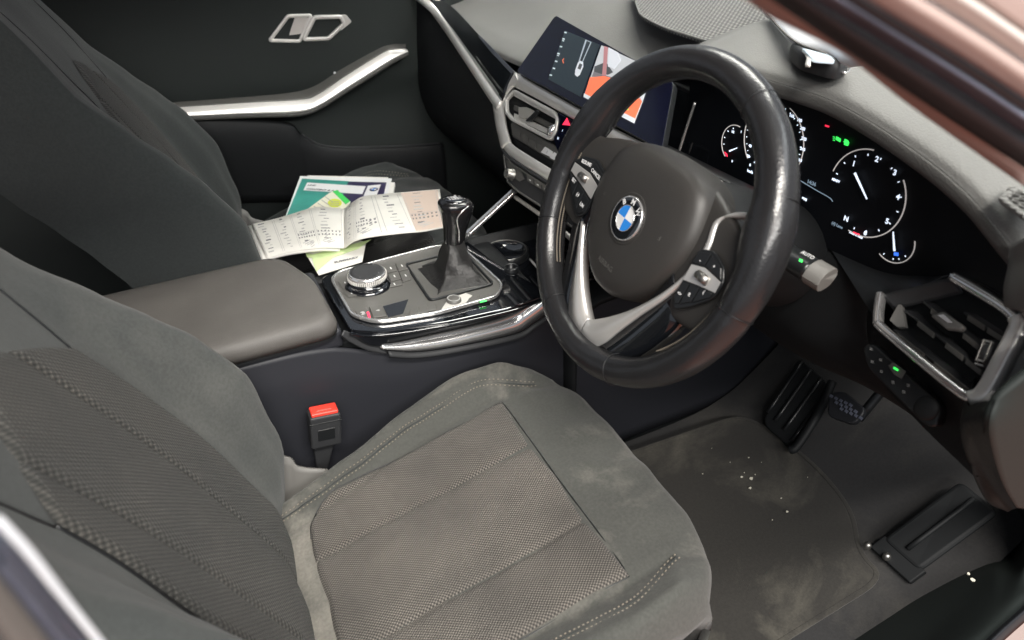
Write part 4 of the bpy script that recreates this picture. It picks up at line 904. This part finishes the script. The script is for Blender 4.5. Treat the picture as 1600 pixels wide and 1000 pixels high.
for sx in (-1, 1):
    mb = MB(); c = w3(sx*54, 2, 19.7)
    mb.add(*box_vf(c, (.006, 0, 0), (0, .0008, 0), (0, 0, .0006))); mb.add(*box_vf(c+w3(3, 0), (.0008, 0, 0), (0, .005, 0), (0, 0, .0006))); mb.add(*box_vf(c+w3(-1, -2.2), (.005, 0, 0), (0, .0008, 0), (0, 0, .0006)))
    mb.build('horn_symbol', 'plate_grey', sw_, smooth=False, local=True)
# spokes
for sg in (-1, 1):
    A = [w3(sg*x, y, z) for x, y, z in ((40, 70, -14), (74, 64, -8), (104, 56, -3), (134, 46, -1), (160, 44, 0))]
    B = [w3(sg*x, y, z) for x, y, z in ((50, 30, 0), (74, 28, 2), (104, 26, 3), (134, 20, 3), (158, 20, 4))]
    C_ = [w3(sg*x, y, z) for x, y, z in ((60, -30, -2), (80, -34, 1), (104, -37, 3), (134, -36, 2), (158, -32, 0))]
    E_ = [w3(sg*x, y, z) for x, y, z in ((60, -50, -10), (80, -54, -6), (104, -62, -3), (134, -58, -2), (152, -52, -2))]
    G_ = [w3(sg*x, y, z) for x, y, z in ((50, 66, -34), (74, 60, -34), (104, 50, -26), (134, 44, -18), (158, 40, -12))]
    H_ = [w3(sg*x, y, z) for x, y, z in ((60, -44, -34), (80, -48, -30), (104, -54, -22), (134, -52, -16), (150, -48, -12))]
    rs = [spline(q, 24) for q in (G_, A, B, C_, E_, H_)]; cols = [spline([r_[i] for r_ in rs], 30) for i in range(24)]
    V, Fc = grid([[cols[i][j] for i in range(24)] for j in range(30)]); wobj('spoke', V, Fc, 'airbag_plastic', solid=.002)
    # rounded leather shoulder above the spoke, where it runs into the rim
    # switch pod
    pod = [(76, 16), (104, 24), (134, 17), (149, 4), (147, -14), (118, -36), (92, -50), (80, -40)]
    def px_(x): return 84+(x-76)*.94 if sg < 0 else 100+(x-76)*.66
    P = poly_round([w3(sg*px_(x), y, 4.5) for x, y in pod], .006, 4)
    V, Fc = prism(P, (0, 0, .004)); po = wobj('switch_pod', V, Fc, 'satin_black', smooth=False, bevel=.0012)
    def pk_(nm, pts, m, h=1.6):
        V, Fc = prism([w3(sg*px_(x), y, 8.5) for x, y in pts], w3(0, 0, h)); return wobj(nm, V, Fc, m, smooth=False, bevel=.0008, parent=po)
    pk_('upper_key', ((79, 14), (103, 20), (103, 7), (79, 1)), 'satin_black'); pk_('upper_key', ((105, 20), (132, 15), (143, 6), (105, 7)), 'satin_black')
    pk_('silver_bar', ((79, -1), (105, 5), (144, 4), (145, -8), (112, -13), (80, -19)), 'wheel_silver', 1.0)
    pk_('lower_key', ((81, -22), (96, -18), (96, -41), (90, -44), (82, -38)), 'satin_black'); pk_('lower_key', ((98, -17), (116, -14), (116, -31), (98, -41)), 'satin_black'); pk_('lower_key', ((118, -14), (143, -10), (142, -15), (118, -31)), 'satin_black')
    V, Fc = lathe_vf(w3(sg*px_(112), -4, 10), Vector((1, 0, 0)), [(.0, -.008), (.0045, -.008), (.005, 0), (.0045, .008), (.0, .008)], 24, ref=(0, 0, 1)); wobj('roller', V, Fc, 'metal_dull', parent=po)
    if sg < 0:
        for s, x, y, z_ in (('CANCEL', -91, 9, .0062), ('RESUME', -119, 12.5, .0062), ('SET', -128, -15, .0060), ('LIM', -90, -32, .0060), ('(-)', -107, -25, .006)):
            V, Fc = text_vf(s, w3(-px_(-x), y, 10.3), (1, .12 if s == 'RESUME' else -.12, 0), (0, 1, 0), z_, bold=.00012); wobj('key_text', V, Fc, 'label_white', smooth=False, parent=po)
    else:
        for s, x, y, z_ in (('<>', 89, -32, .006), ('R', 107, -26, .006), ('(', 128, -14, .006), ('-', 92, 8, .006), ('+', 120, 12, .006)):
            V, Fc = text_vf(s, w3(px_(x), y, 10.3), (1, 0, 0), (0, 1, 0), z_*.8, bold=.00012); wobj('key_text', V, Fc, 'label_white', smooth=False, parent=po)
# silver V and chrome edging
for sg in (-1, 1):
    top_ = 0 if sg > 0 else 5
    oo = [(124, 68), (113, 54), (108, 36), (106, 10), (98, -22), (84, -52), (66, -84), (49, -116), (36, -142), (22, -156), (0, -157)]
    ii = [(118, 62), (107, 48), (102, 34), (100, 8), (92, -23), (76, -54), (56, -84), (34, -104), (18, -124), (6, -134), (0, -137)]
    if 1:
        oo = [(126, 71), (108, 61), (100, 46), (108, 20), (104, -15), (90, -50), (70, -86), (54, -118), (42, -142), (26, -158), (0, -160)]
        ii = [(122, 65), (104, 56), (94, 44), (101, 18), (97, -16), (82, -50), (58, -84), (36, -108), (18, -124), (6, -133), (0, -136)]
    zz = [-6, -1, 2, 4, 5, 6, 6, 6, 5, 4, 4]
    oo, ii, zz = oo[top_:], ii[top_:], zz[top_:]
    a = spline([w3(sg*x, y, z) for (x, y), z in zip(oo, zz)], 60); b = spline([w3(sg*x, y, z+.5) for (x, y), z in zip(ii, zz)], 60)
    m1 = [(p+q)/2+w3(0, 0, 1.8) for p, q in zip(a, b)]; cc_ = [q+w3(0, 0, -12) for q in b]
    V, Fc = grid([[p+w3(0, 0, -5) for p in a], a, m1, b, cc_]); wobj('silver_trim', V, Fc, 'wheel_silver', solid=.001)
    # dark flank outside the trim
    f1 = [w3(sg*x, y, z) for x, y, z in ((96, -38, 1), (112, -62, -2), (100, -98, -4), (84, -128, -2), (66, -156, 0))]
    f0_ = [w3(sg*x, y, z) for x, y, z in ((84, -22, 5), (76, -50, 5), (62, -84, 4), (49, -116, 3), (34, -148, 2))]
    f2 = [w3(sg*x, y, z) for x, y, z in ((98, -42, -16), (116, -64, -16), (104, -100, -16), (88, -130, -12), (70, -158, -8))]
    rs = [spline(q, 20) for q in (f0_, f1, f2)]; V, Fc = grid(rs); wobj('lower_spoke_flank', V, Fc, 'gloss_black', solid=.002)
V, Fc = prism(poly_round([w3(x, y, 0) for x, y in ((-36, -146), (36, -146), (56, -150), (50, -166), (-50, -166), (-56, -150))], .006), w3(0, 0, -8)); wobj('lower_spoke_foot', V, Fc, 'satin_black', smooth=False, bevel=.002)
wl('hub_back', w3(0, 0, -60), [(.060, .0), (.066, .02), (.075, .03)], 'plastic_dark')
# ================================================================== COLUMN AND STALKS
cl = thing('steering_column', 'dark shroud behind the steering wheel', 'steering column', (.08, -.37, .6))
ax0 = Vector((0, -.37, .63))-wn*.045; 
V, Fc = lathe_vf(ax0, -wn, [(.040, 0), (.055, .01), (.064, .04), (.068, .10), (.07, .20)], 32); obj('shroud', V, Fc, 'plastic_dark', cl)
ri = thing('column_stalk', 'grey tipped indicator stalk with green lit mark right of the wheel rim', 'stalk', Y((1250, 430), -.47))
s0 = Y((1205, 385), -.44); s1 = PL((1283, 432), (0, 1, 0), -.505); sdr = (s1-s0).normalized()
V, Fc = sweep(spline([s0-sdr*.02, s0.lerp(s1, .4), s1-sdr*.012], 12), rrect(.030, .022, .4), (0, 0, 1)); obj('arm', V, Fc, 'satin_black', ri)
V, Fc = sweep(spline([s1-sdr*.012, s1, s1+sdr*.008], 8), rrect(.034, .026, .5), (0, 0, 1)); obj('tip', V, Fc, 'plastic_grey', ri, bevel=.003)
text('stalk_mark', 'AUTO', PL((1256, 409), (0, 1, 0), -.492)+Vector((-.004, -.006, .012)), (0.0, -1, 0), (1, 0, .5), .006, 'label_white', ri)
decal('stalk_light', ((1249, 404), (1254, 406), (1253, 410), (1248, 408)), ((0, 1, 0), -.505), .0, 'g_green', ri)
wi = thing('column_stalk', 'black wiper stalk glimpsed above the hub, left of the steering column', 'stalk', Y((975, 238), -.25))
a = Vector((.07, -.22, .66)); b = Vector((.06, -.33, .66))
q0 = X((957, 240), .06); q1 = X((1010, 262), .06)
V, Fc = sweep([q0, q0.lerp(q1, .5), q1], rrect(.026, .018, .4), (0, 0, 1)); obj('arm', V, Fc, 'satin_black', wi, bevel=.002)
V, Fc = box_vf(q0.lerp(q1, .4)+Vector((-.002, 0, .0132)), (.0, .022, 0), (.003, 0, 0), (0, 0, .0004)); obj('stalk_mark', V, Fc, 'label_grey', wi, smooth=False)
# ================================================================== PASSENGER DOOR
pd = thing('door_card', 'dark green black far door card with silver armrest strip and chrome door release', 'car door', (-.1, .72, .2))
DY = .715
patch('card', [[Vector((x, DY+.01, .86)) for x in (-.9, -.4, 0, 1.0)], [Vector((x, DY, .72)) for x in (-.9, -.4, 0, 1.0)], [Vector((x, DY-.005, .58)) for x in (-.9, -.4, 0, 1.0)], [Vector((x, DY+.01, .48)) for x in (-.9, -.4, 0, 1.0)], [Vector((x, DY-.01, .30)) for x in (-.9, -.4, 0, 1.0)], [Vector((x, DY-.01, .0)) for x in (-.9, -.4, 0, 1.0)]], 'door_plastic', pd, nu=40, nv=40, solid=.02, soff=1)
sp1 = [Y(p, .645) for p in ((200, 186), (380, 178), (465, 175), (500, 164), (548, 134), (602, 100), (618, 90), (638, 80))]
sp0 = [Y(p, .655) for p in ((200, 173), (380, 161), (470, 156), (498, 147), (543, 117), (598, 83), (614, 78), (634, 76))]
patch('armrest_strip', [sp0, [(a+b)/2+Vector((0, -.0012, 0)) for a, b in zip(sp0, sp1)], sp1], 'satin_silver', pd, nu=80, nv=8, solid=.004)
sp2_ = [p+Vector((0, .004, -.011)) for p in sp1]
patch('armrest_underside', [sp1, sp2_, [p+Vector((0, .05, -.02)) for p in sp1]], 'plate_grey', pd, nu=60, nv=8)
spb = [Y(p, .712) for p in ((200, 160), (380, 147), (450, 139), (488, 128), (530, 101), (585, 73), (610, 64), (634, 64))]
patch('armrest_top', [spb, sp0], 'plate_grey', pd, nu=60, nv=6, solid=.003)
# lower moulding with door pocket lip
lo = [Y(p, .675) for p in ((180, 180), (330, 184), (444, 190), (470, 208), (500, 225), (540, 229), (590, 228), (640, 226), (690, 222))]
patch('pocket_moulding', [lo, [p+Vector((0, -.012, -.008)) for p in lo], [p+Vector((0, -.015, -.06)) for p in lo], [p+Vector((0, 0, -.2)) for p in lo]], 'plastic_dark', pd, nu=60, nv=20, solid=.003)
tube('pocket_lip', [p+Vector((0, -.006, .0)) for p in lo[3:]], .0022, 'plastic', pd, n=30)
# release handle
HY = .700; H = lambda p, o=0: Y(p, HY-o)
plate('handle_recess', poly_round([H(p, -.004) for p in ((408, 66), (444, 20), (500, 15), (582, 20), (598, 34), (556, 68), (480, 72))], .015), (0, .004, 0), 'satin_black', pd)
frame('handle_surround', poly_round([H(p, .002) for p in ((408, 66), (444, 20), (500, 15), (582, 20), (598, 34), (556, 68), (480, 72))], .015), .004, .006, (0, -1, 0), 'door_plastic', pd)
fr_ = [(421, 63), (450, 25), (486, 24), (468, 64)]
frame('lock_frame', poly_round([H(p, .006) for p in fr_], .004), .0075, .010, (0, -1, 0), 'satin_silver', pd)
plate('lock_key', [H(p, .008) for p in ((461, 27), (485, 26), (467, 63), (448, 63))], (0, .004, 0), 'satin_silver', pd)
plate('lock_back', [H(p, .002) for p in fr_], (0, .004, 0), 'satin_black', pd)
hr_ = [(489, 24), (540, 23), (549, 36), (520, 63), (471, 64)]
frame('release_frame', poly_round([H(p, .008) for p in ((491, 27), (532, 26), (537, 37), (513, 60), (474, 61))], .005), .0085, .012, (0, -1, 0), 'satin_silver', pd)
plate('release_flare', poly_round([H(p, .010) for p in ((528, 24), (541, 23), (550, 34), (532, 49), (536, 37))], .004), (0, .012, 0), 'satin_silver', pd)
plate('release_lever', poly_round([H(p, .006) for p in ((491, 28), (507, 28), (494, 45), (494, 60), (475, 61))], .004), (0, .004, 0), 'brushed', pd, bevel=.0008)
plate('release_recess', [H(p, .001) for p in hr_], (0, .004, 0), 'satin_black', pd)
lathe('lock_lamp', Y((523, 114), .69), (0, -1, 0), [(.0, .002), (.002, .002), (.003, 0)], 'label_white', pd, n=12)
# ================================================================== PAPERS ON THE PASSENGER SEAT
def sheet(name, corners, m, par=None, th=.0006, bev=0, **k): return plate(name, corners, (0, 0, -th), m, par, bevel=bev, **k)
hz = .405
hb = thing('handbook', 'teal covered handbook with white title strip and badge, under the open booklet', 'handbook', Z((530, 310), hz), )
hz_c = lambda p, o=0: Z(p, hz+o)
sheet('pages', [hz_c(p, -.002) for p in ((472, 275), (617, 285), (606, 345), (452, 340))], 'paper_edge', hb, th=.008)
sheet('back_pages', [hz_c(p, -.003) for p in ((480, 274), (606, 277), (613, 289), (590, 300))], 'paper', hb, th=.004)
sheet('cover', [hz_c(p) for p in ((469, 275), (612, 279), (596, 345), (446, 338))], 'label_white', hb, th=.0012)
sheet('teal_panel', [hz_c(p, .0006) for p in ((472, 279), (545, 283), (520, 344), (448, 337))], 'teal', hb)
sheet('navy_panel', [hz_c(p, .0005) for p in ((520, 283), (604, 285), (590, 345), (500, 343))], 'navy', hb)
sheet('title_strip', [hz_c(p, .0013) for p in ((480, 285), (571, 291), (566, 303), (474, 297))], 'label_white', hb)
sheet('badge_label', [hz_c(p, .0013) for p in ((575, 290), (595, 288), (588, 306), (568, 306))], 'label_white', hb)
c = hz_c((584, 296), .002); 
lathe('badge_print', c, (0, 0, 1), [(.009, 0), (.009, .0005), (.006, .0005)], 'navy', hb, n=24)
for k, m_ in enumerate(('logo_blue', 'logo_white', 'logo_blue', 'logo_white')):
    P = [c+Vector((0, 0, .0005))]+[c+Vector((.006*math.cos(rad(90*k+90*i/8)), .006*math.sin(rad(90*k+90*i/8)), .0005)) for i in range(9)]
    obj('badge_quadrant', *prism(P, (0, 0, .0004)), m_, hb, smooth=False)
tx = (hz_c((571, 291))-hz_c((480, 285))).normalized(); ty = (hz_c((480, 285))-hz_c((474, 297))).normalized()
text('title', 'LINK', hz_c((481, 289), .0022), tx, ty, .0085, 'ink', hb, align='LEFT', bold=.0003); text('title', 'CONTENT & A-Z', hz_c((479, 295), .0022), tx, ty, .0095, 'ink', hb, align='LEFT', bold=.0003)
lf = thing('leaflet', 'white leaflet with bright green edge and yellow oval, poking out above the open booklet', 'leaflet', Z((520, 315), .413))
lz = lambda p, o=0: Z(p, .414+o)
sheet('page', [lz(p) for p in ((514, 302), (522, 298), (548, 315), (530, 345), (455, 345))], 'paper_cream', lf)
sheet('green_band', [lz(p, .0006) for p in ((520, 299), (527, 297), (547, 314), (540, 319))], 'green_strip', lf)
ov = [(523+11*math.cos(2*math.pi*i/20), 317+6.5*math.sin(2*math.pi*i/20)) for i in range(20)]; sheet('yellow_oval', [lz(p, .0008) for p in ov], 'yellow_oval', lf)
mb = MB()
for i in range(6):
    a, b = (508-i*6, 307+i*5), (520-i*5, 316+i*5); mb.add(*prism([lz(q, .0008) for q in line_px(a, b, 1.0)], (0, 0, .0002)))
for i in range(3): mb.add(*prism([lz(q, .0014) for q in line_px((516, 314+i*3), (530, 315+i*3), .8)], (0, 0, .0002)))
mb.build('print', 'ink_soft', lf, smooth=False)
for nm, P, m_, z_, lab in (('paper_sheet', ((476, 394), (560, 375), (572, 378), (566, 409), (498, 430)), 'paper', .412, 'white sheet with black heading sticking out below the open booklet towards the switch plate'),
                         ('paper_sheet', ((486, 398), (580, 374), (560, 388), (520, 402), (494, 424)), 'mint', .4135, 'pale green folded sheet directly under the spine of the open booklet')):
    s_ = sheet(nm, [Z(p, z_) for p in P], m_); s_['label'] = lab; s_['category'] = 'paper'
    if m_ == 'paper': 
        V, Fc = text_vf('SUMMARY', Z((541, 406), z_+.0007), Z((560, 402), z_)-Z((524, 410), z_), Z((541, 400), z_)-Z((541, 406), z_), .009, bold=.0003); obj('heading', V, Fc, 'ink', s_, smooth=False)
        obj('corner_print', *prism([Z(q, z_+.0004) for q in ((477, 395), (494, 399), (492, 404), (480, 402))], (0, 0, .0004)), 'mint', s_, smooth=False)
ob = thing('open_booklet', 'open service booklet with stamped and printed columns lying across the seat edge', 'booklet', Z((540, 350), .42))
topP = ((393, 351), (431, 342), (461, 333), (495, 324), (538, 327), (554, 314), (570, 307), (605, 303), (641, 300), (687, 296))
botP = ((416, 404), (450, 395), (480, 390), (510, 387), (538, 388), (554, 377), (582, 370), (635, 364), (660, 362), (694, 356))
zt = (.424, .430, .434, .436, .428, .440, .446, .444, .438, .430); zb = (.418, .424, .428, .428, .418, .434, .440, .438, .434, .428)
TR_ = [Z(p, z) for p, z in zip(topP, zt)]; BR_ = [Z(p, z) for p, z in zip(botP, zb)]
L5T, L5B, R5T, R5B = TR_[:5], BR_[:5], TR_[4:], BR_[4:]
patch('left_page', [L5T, L5B], 'paper', ob, nu=30, nv=6, solid=.0015, soff=0); patch('right_page', [R5T, R5B], 'paper', ob, nu=30, nv=6, solid=.0015, soff=0)
patch('under_pages', [[p+Vector((-.006, .004, -.004)) for p in L5T], [p+Vector((-.008, .002, -.004)) for p in L5B]], 'paper_edge', ob, nu=30, nv=4, solid=.004, soff=0)
tr_s, br_s = spline(R5T, 61), spline(R5B, 61); tl_s, bl_s = spline(L5T, 61), spline(L5B, 61)
def pg(side, uu, vv, o=.0012):
    T, B = (tl_s, bl_s) if side == 0 else (tr_s, br_s); k = min(59, int(uu*60)); f_ = uu*60-k
    return T[k].lerp(T[k+1], f_).lerp(B[k].lerp(B[k+1], f_), vv)+Vector((0, 0, o))
def quad(side, u0, v0, u1, v1, m, nm='print', o=.0012):
    mb = MB(); n = max(1, int((u1-u0)*16)); 
    for i in range(n):
        a, b = lerp(u0, u1, i/n), lerp(u0, u1, (i+1)/n); mb.add(*prism([pg(side, a, v0, o), pg(side, b, v0, o), pg(side, b, v1, o), pg(side, a, v1, o)], (0, 0, .0002)))
    return mb
tan = quad(1, .72, .02, .985, .98, 0, o=.0009); tan.build('tan_column', 'paper_tan', ob, smooth=False)
random.seed(11)
# ruled columns and rows of print and stamps
for side, cols in ((0, ((.02, .20), (.22, .42), (.44, .66), (.68, .97))), (1, ((.04, .19), (.22, .46), (.49, .68), (.73, .97)))):
    rul = MB(); prn = MB(); stp = MB()
    for (u0, u1) in cols:
        for uu in (u0, u1):
            if random.random() < .75: rul.add(*prism([pg(side, uu, .04), pg(side, uu+.004, .04), pg(side, uu+.004, .95), pg(side, uu, .95)], (0, 0, .0002)))
        c = (u0+u1)/2
        for i in range(11):
            vv = .06+.08*i; wd = random.uniform(.25, .6)*(u1-u0)/2; h = random.choice((.012, .018, .03))
            off = random.uniform(-.02, .02)
            (prn if i % 3 else stp).add(*prism([pg(side, max(.01, c+off-wd), vv), pg(side, min(.98, c+off+wd*.2), vv), pg(side, min(.98, c+off+wd*.2), vv+h), pg(side, max(.01, c+off-wd), vv+h)], (0, 0, .0002)))
        if u1-u0 > .2:
            for rr in (.60, .68):
                for q in range(7):
                    uu = lerp(u0, u1, (q+.5)/7); stp.add(*prism([pg(side, uu-.008, rr), pg(side, uu+.008, rr), pg(side, uu+.006, rr+.035), pg(side, uu-.008, rr+.035)], (0, 0, .0002)))
            rul.add(*prism([pg(side, u0, .58), pg(side, u1, .58), pg(side, u1, .586), pg(side, u0, .586)], (0, 0, .0002)))
            for k in range(3):
                uu = lerp(u0, u1, .15+.1*k); prn.add(*prism([pg(side, uu, .84+.03*k), pg(side, uu+.10, .78+.03*k), pg(side, uu+.10, .795+.03*k), pg(side, uu, .855+.03*k)], (0, 0, .0002)))
    rul.build('ruled_lines', 'ink_soft', ob, smooth=False); prn.build('fine_print', 'ink_soft', ob, smooth=False); stp.build('stamped_print', 'ink', ob, smooth=False)
for k in range(3):
    mb = MB(); a = (lerp(.60, .50, 0), .9)
    mb.add(*prism([pg(0, .56, .86+.05*k), pg(0, .80, .58+.07*k), pg(0, .80, .60+.07*k), pg(0, .56, .88+.05*k)], (0, 0, .0002))); mb.build('stamp_line', 'ink_soft', ob, smooth=False)
    mb = MB(); mb.add(*prism([pg(1, .24, .76+.035*k), pg(1, .42, .62+.05*k), pg(1, .42, .635+.05*k), pg(1, .24, .775+.035*k)], (0, 0, .0002))); mb.build('stamp_line', 'ink', ob, smooth=False)
# ================================================================== KEY FOB
kf = thing('key_fob', 'black and silver key fob lying on the dash top behind the wheel', 'key fob', Z((1277, 100), .765))
kz = .765
KP = [Z(p, kz) for p in ((1231, 86), (1250, 104), (1300, 119), (1322, 117), (1325, 106), (1290, 88), (1240, 76))]
KP = poly_round(KP, .012, 4); cK = sum(KP, Vector())/len(KP)
rows = [[cK+(p-cK)*s+Vector((0, 0, z)) for p in KP] for s, z in ((.95, -.004), (1.0, .002), (1.0, .008), (.95, .013), (.86, .0155), (.4, .0165))]
V, Fc = grid(rows, True); Fc.append(list(range(len(V)-len(KP), len(V)))); obj('body', V, Fc, 'plastic', kf)
kd = lambda p, z: Z(p, kz+z)
patch('silver_band', [[kd(p, .0135) for p in ((1255, 80), (1260, 90), (1258, 103))], [kd(p, .0145) for p in ((1262, 80), (1267, 90), (1266, 103))]], 'satin_silver', kf, nu=12, nv=3, solid=.003, soff=0)
plate('reflection_back', poly_round([kd(p, .0175) for p in ((1252, 74), (1298, 86), (1306, 95), (1270, 92))], .006), (0, 0, -.004), 'key_sky_reflection', kf, bevel=.001)
tube('key_ring', [kd((1320+8*math.cos(a), 107+7*math.sin(a)), .003) for a in [2*math.pi*i/12 for i in range(12)]], .0012, 'chrome', kf, n=32, seg=8, closed=True)
# ================================================================== WINDSCREEN, A-PILLAR, DOOR FRAME
gm = D.materials.new('glass'); gm.use_nodes = True; g_ = gm.node_tree.nodes['Principled BSDF']; g_.inputs['Transmission Weight'].default_value = 1; g_.inputs['Roughness'].default_value = .0; g_.inputs['IOR'].default_value = 1.05; g_.inputs['Base Color'].default_value = (.93, .97, .95, 1); MATS['glass'] = gm
ws = patch('windscreen', [[Vector((.80, y, .80)) for y in (.72, .3, -.2, -.70)], [Vector((.45, y, 1.02)) for y in (.66, .3, -.2, -.66)], [Vector((.05, y, 1.20)) for y in (.62, .3, -.2, -.62)]], 'glass', nu=24, nv=12)
ws['label'] = 'slanted windscreen glass above the dash top'; ws['category'] = 'windscreen'
# added white card standing in for the bright outside beyond the glass
cw = patch('bright_outside_card', [[Z(p, .778) for p in ((1193, 18), (1215, 45), (1240, 68), (1285, 84), (1330, 104))], [Z(p, .80) for p in ((1190, -10), (1240, 0), (1290, 40), (1340, 70), (1380, 100))]], 'white_card', nu=20, nv=6, solid=.002)
cw['label'] = 'white curved card standing in for the bright outside beyond the windscreen, behind the key fob'; cw['category'] = 'bright outside stand-in'
for k in (1,):
    tube('trim_line', [Z((x+3*k, y+4*k), .782) for x, y in ((1195, 16), (1217, 42), (1243, 63), (1288, 80))], .0012, 'plate_grey', cw, n=16, seg=6)
bs = thing('bodywork', 'salmon painted car body round the door opening, with dark rubber seals', 'car body', (0, -.74, .1))
def strip(nm, A, B, y, m, th=.02, yb=None, bul=0):
    a = [Y(p, y) for p in A]; b = [Y(p, yb if yb is not None else y) for p in B]
    mid = [(p+q)/2+Vector((0, -bul, 0)) for p, q in zip(spline(a, 8), spline(b, 8))]
    return patch(nm, [spline(a, 8), mid, spline(b, 8)], m, bs, nu=30, nv=9, solid=th, soff=1)
strip('pillar_trim', ((1122, -24), (1165, 0), (1212, 31), (1270, 59), (1322, 87), (1364, 120), (1442, 180), (1610, 298)), ((1180, -20), (1300, 62), (1460, 170), (1610, 268)), -.700, 'pillar_vinyl', .002, yb=-.708, bul=.002)
strip('inner_seal', ((1175, -20), (1296, 62), (1458, 170), (1612, 270)), ((1240, -20), (1345, 45), (1490, 135), (1612, 216)), -.710, 'rubber', .002, yb=-.718, bul=.006)
strip('outer_seal', ((1238, -20), (1343, 45), (1488, 135), (1612, 218)), ((1290, -20), (1390, 42), (1510, 115), (1612, 180)), -.719, 'sill_seal', .002, yb=-.726, bul=.006)
strip('seal_lip', ((1288, -20), (1388, 42), (1508, 115), (1612, 182)), ((1325, -20), (1410, 32), (1520, 100), (1612, 160)), -.728, 'rubber', .002, bul=.002)
strip('pillar_paint', ((1322, -20), (1408, 33), (1518, 100), (1612, 162)), ((1420, -20), (1480, 15), (1550, 60), (1612, 102)), -.731, 'paint', .002, bul=.006)
strip('pillar_flange', ((1418, -20), (1478, 15), (1548, 60), (1612, 104)), ((1500, -20), (1540, 5), (1570, 26), (1612, 54)), -.734, 'paint_silver', .002, bul=.005)
strip('pillar_edge', ((1498, -20), (1538, 5), (1568, 26), (1612, 56)), ((1620, -60), (1640, -40), (1660, -20), (1680, 0)), -.737, 'paint', .002, bul=.002)
# sill and kick trim
def rail(P, z): return [Z(p, z) for p in P]
def rail2(P, z, Q): return rail(P, z)+[Y(p, y) for p, y in Q]
r0 = rail2(((1290, 1030), (1400, 955), (1490, 880), (1550, 800)), .0, (((1592, 742), -.66), ((1612, 690), -.68)))
r1 = rail(((1400, 1030), (1480, 960), (1545, 890), (1590, 830)), .06)+[Y((1625, 770), -.69), Y((1640, 720), -.70)]
r2 = rail(((1460, 1030), (1520, 985), (1575, 930), (1620, 880), (1680, 800)), .11)
r3 = rail(((1500, 1040), (1550, 990), (1600, 945), (1650, 890), (1700, 830)), .12)
patch('sill_trim', [r0, r1, r2, r3], 'door_plastic', bs, nu=50, nv=30)
patch('sill_seal', [r3, [(a+b)/2+Vector((0, 0, .015)) for a, b in zip(r3, rail(((1530, 1045), (1575, 1000), (1625, 955), (1670, 905), (1720, 850)), .10))], rail(((1530, 1045), (1575, 1000), (1625, 955), (1670, 905), (1720, 850)), .10)], 'rubber', bs, nu=30, nv=12)
patch('sill_paint', [rail(((1525, 1045), (1570, 1000), (1620, 955), (1665, 905), (1715, 850)), .11), rail(((1700, 1100), (1720, 1060), (1760, 1020), (1790, 980), (1800, 950)), .10)], 'paint', bs, nu=20, nv=5)
# B-pillar edge, lower left
strip('door_seal_chrome', ((-15, 800), (40, 856), (100, 932), (165, 1012)), ((-15, 815), (36, 868), (92, 940), (150, 1012)), -.745, 'white_card', .003, bul=.002)
strip('door_seal_rubber', ((-15, 812), (36, 868), (92, 940), (152, 1012)), ((-15, 850), (30, 905), (75, 960), (118, 1012)), -.752, 'sill_seal', .004, bul=.008)
strip('b_pillar_edge', ((-15, 848), (30, 903), (75, 958), (120, 1014)), ((-15, 885), (15, 920), (50, 965), (88, 1012)), -.764, 'sill_seal', .004, bul=.006)
strip('b_pillar_paint', ((-15, 883), (15, 918), (50, 963), (90, 1014)), ((-30, 960), (-10, 985), (0, 1000), (20, 1030)), -.772, 'armrest_vinyl', .004, bul=.004)
strip('b_pillar_inner', ((-15, 803), (38, 862), (97, 938), (162, 1015)), ((-15, 790), (44, 850), (106, 926), (172, 1010)), -.74, 'satin_black', .02)
# ================================================================== SURROUNDINGS AND LIGHT
mat('workshop_floor', (.30, .10, .06), .4, var=.15, vscale=2)
wf = obj('workshop_floor', [(-6, -8, -.28), (8, -8, -.28), (8, 6, -.28), (-6, 6, -.28)], [(0, 1, 2, 3)], 'workshop_floor'); wf['kind'] = 'structure'
rf = patch('roof_lining', [[Vector((.05, y, 1.205)) for y in (.60, .3, -.3, -.60)], [Vector((-.5, y, 1.24)) for y in (.58, .3, -.3, -.58)], [Vector((-1.3, y, 1.22)) for y in (.58, .3, -.3, -.58)]], 'plastic_grey', bs, nu=12, nv=12, solid=.02)
box('floor_pan', (-.2, 0, -.03), (2.2, 0, 0), (0, 1.5, 0), (0, 0, .03), 'satin_black', bs)
W = D.worlds.new('World'); SC.world = W; W.use_nodes = True; bg = W.node_tree.nodes['Background']; bg.inputs[0].default_value = (.82, .89, 1.0, 1); bg.inputs[1].default_value = .34
def area(name, loc, to, sx, sy, e, col=(1, .97, .93)):
    l = D.lights.new(name, 'AREA'); l.shape = 'RECTANGLE'; l.size = sx; l.size_y = sy; l.energy = e; l.color = col
    o = D.objects.new(name, l); COL.objects.link(o); o.location = loc; o.rotation_euler = (Vector(to)-Vector(loc)).to_track_quat('-Z', 'Y').to_euler(); return o
area('tube_lamp_door', (-.2, -1.9, 2.6), (-.1, -.4, .3), 1.6, .3, 100, (1, .95, .88))
area('tube_lamp_front', (1.3, -1.3, 2.2), (.3, -.45, .7), 1.8, .4, 12, (.93, .97, 1))
area('tube_lamp_windscreen', (1.0, .5, 2.3), (.2, 0, .5), 1.6, .5, 52, (1, .97, .90))
area('tube_lamp_rear', (-.5, -3.0, 2.2), (0, -.2, .6), 2.6, .35, 85, (1, .97, .93))
SC.view_settings.view_transform = 'Standard'; SC.view_settings.look = 'None'; SC.view_settings.exposure = .12; SC.view_settings.gamma = 1
SC.render.engine = 'CYCLES'
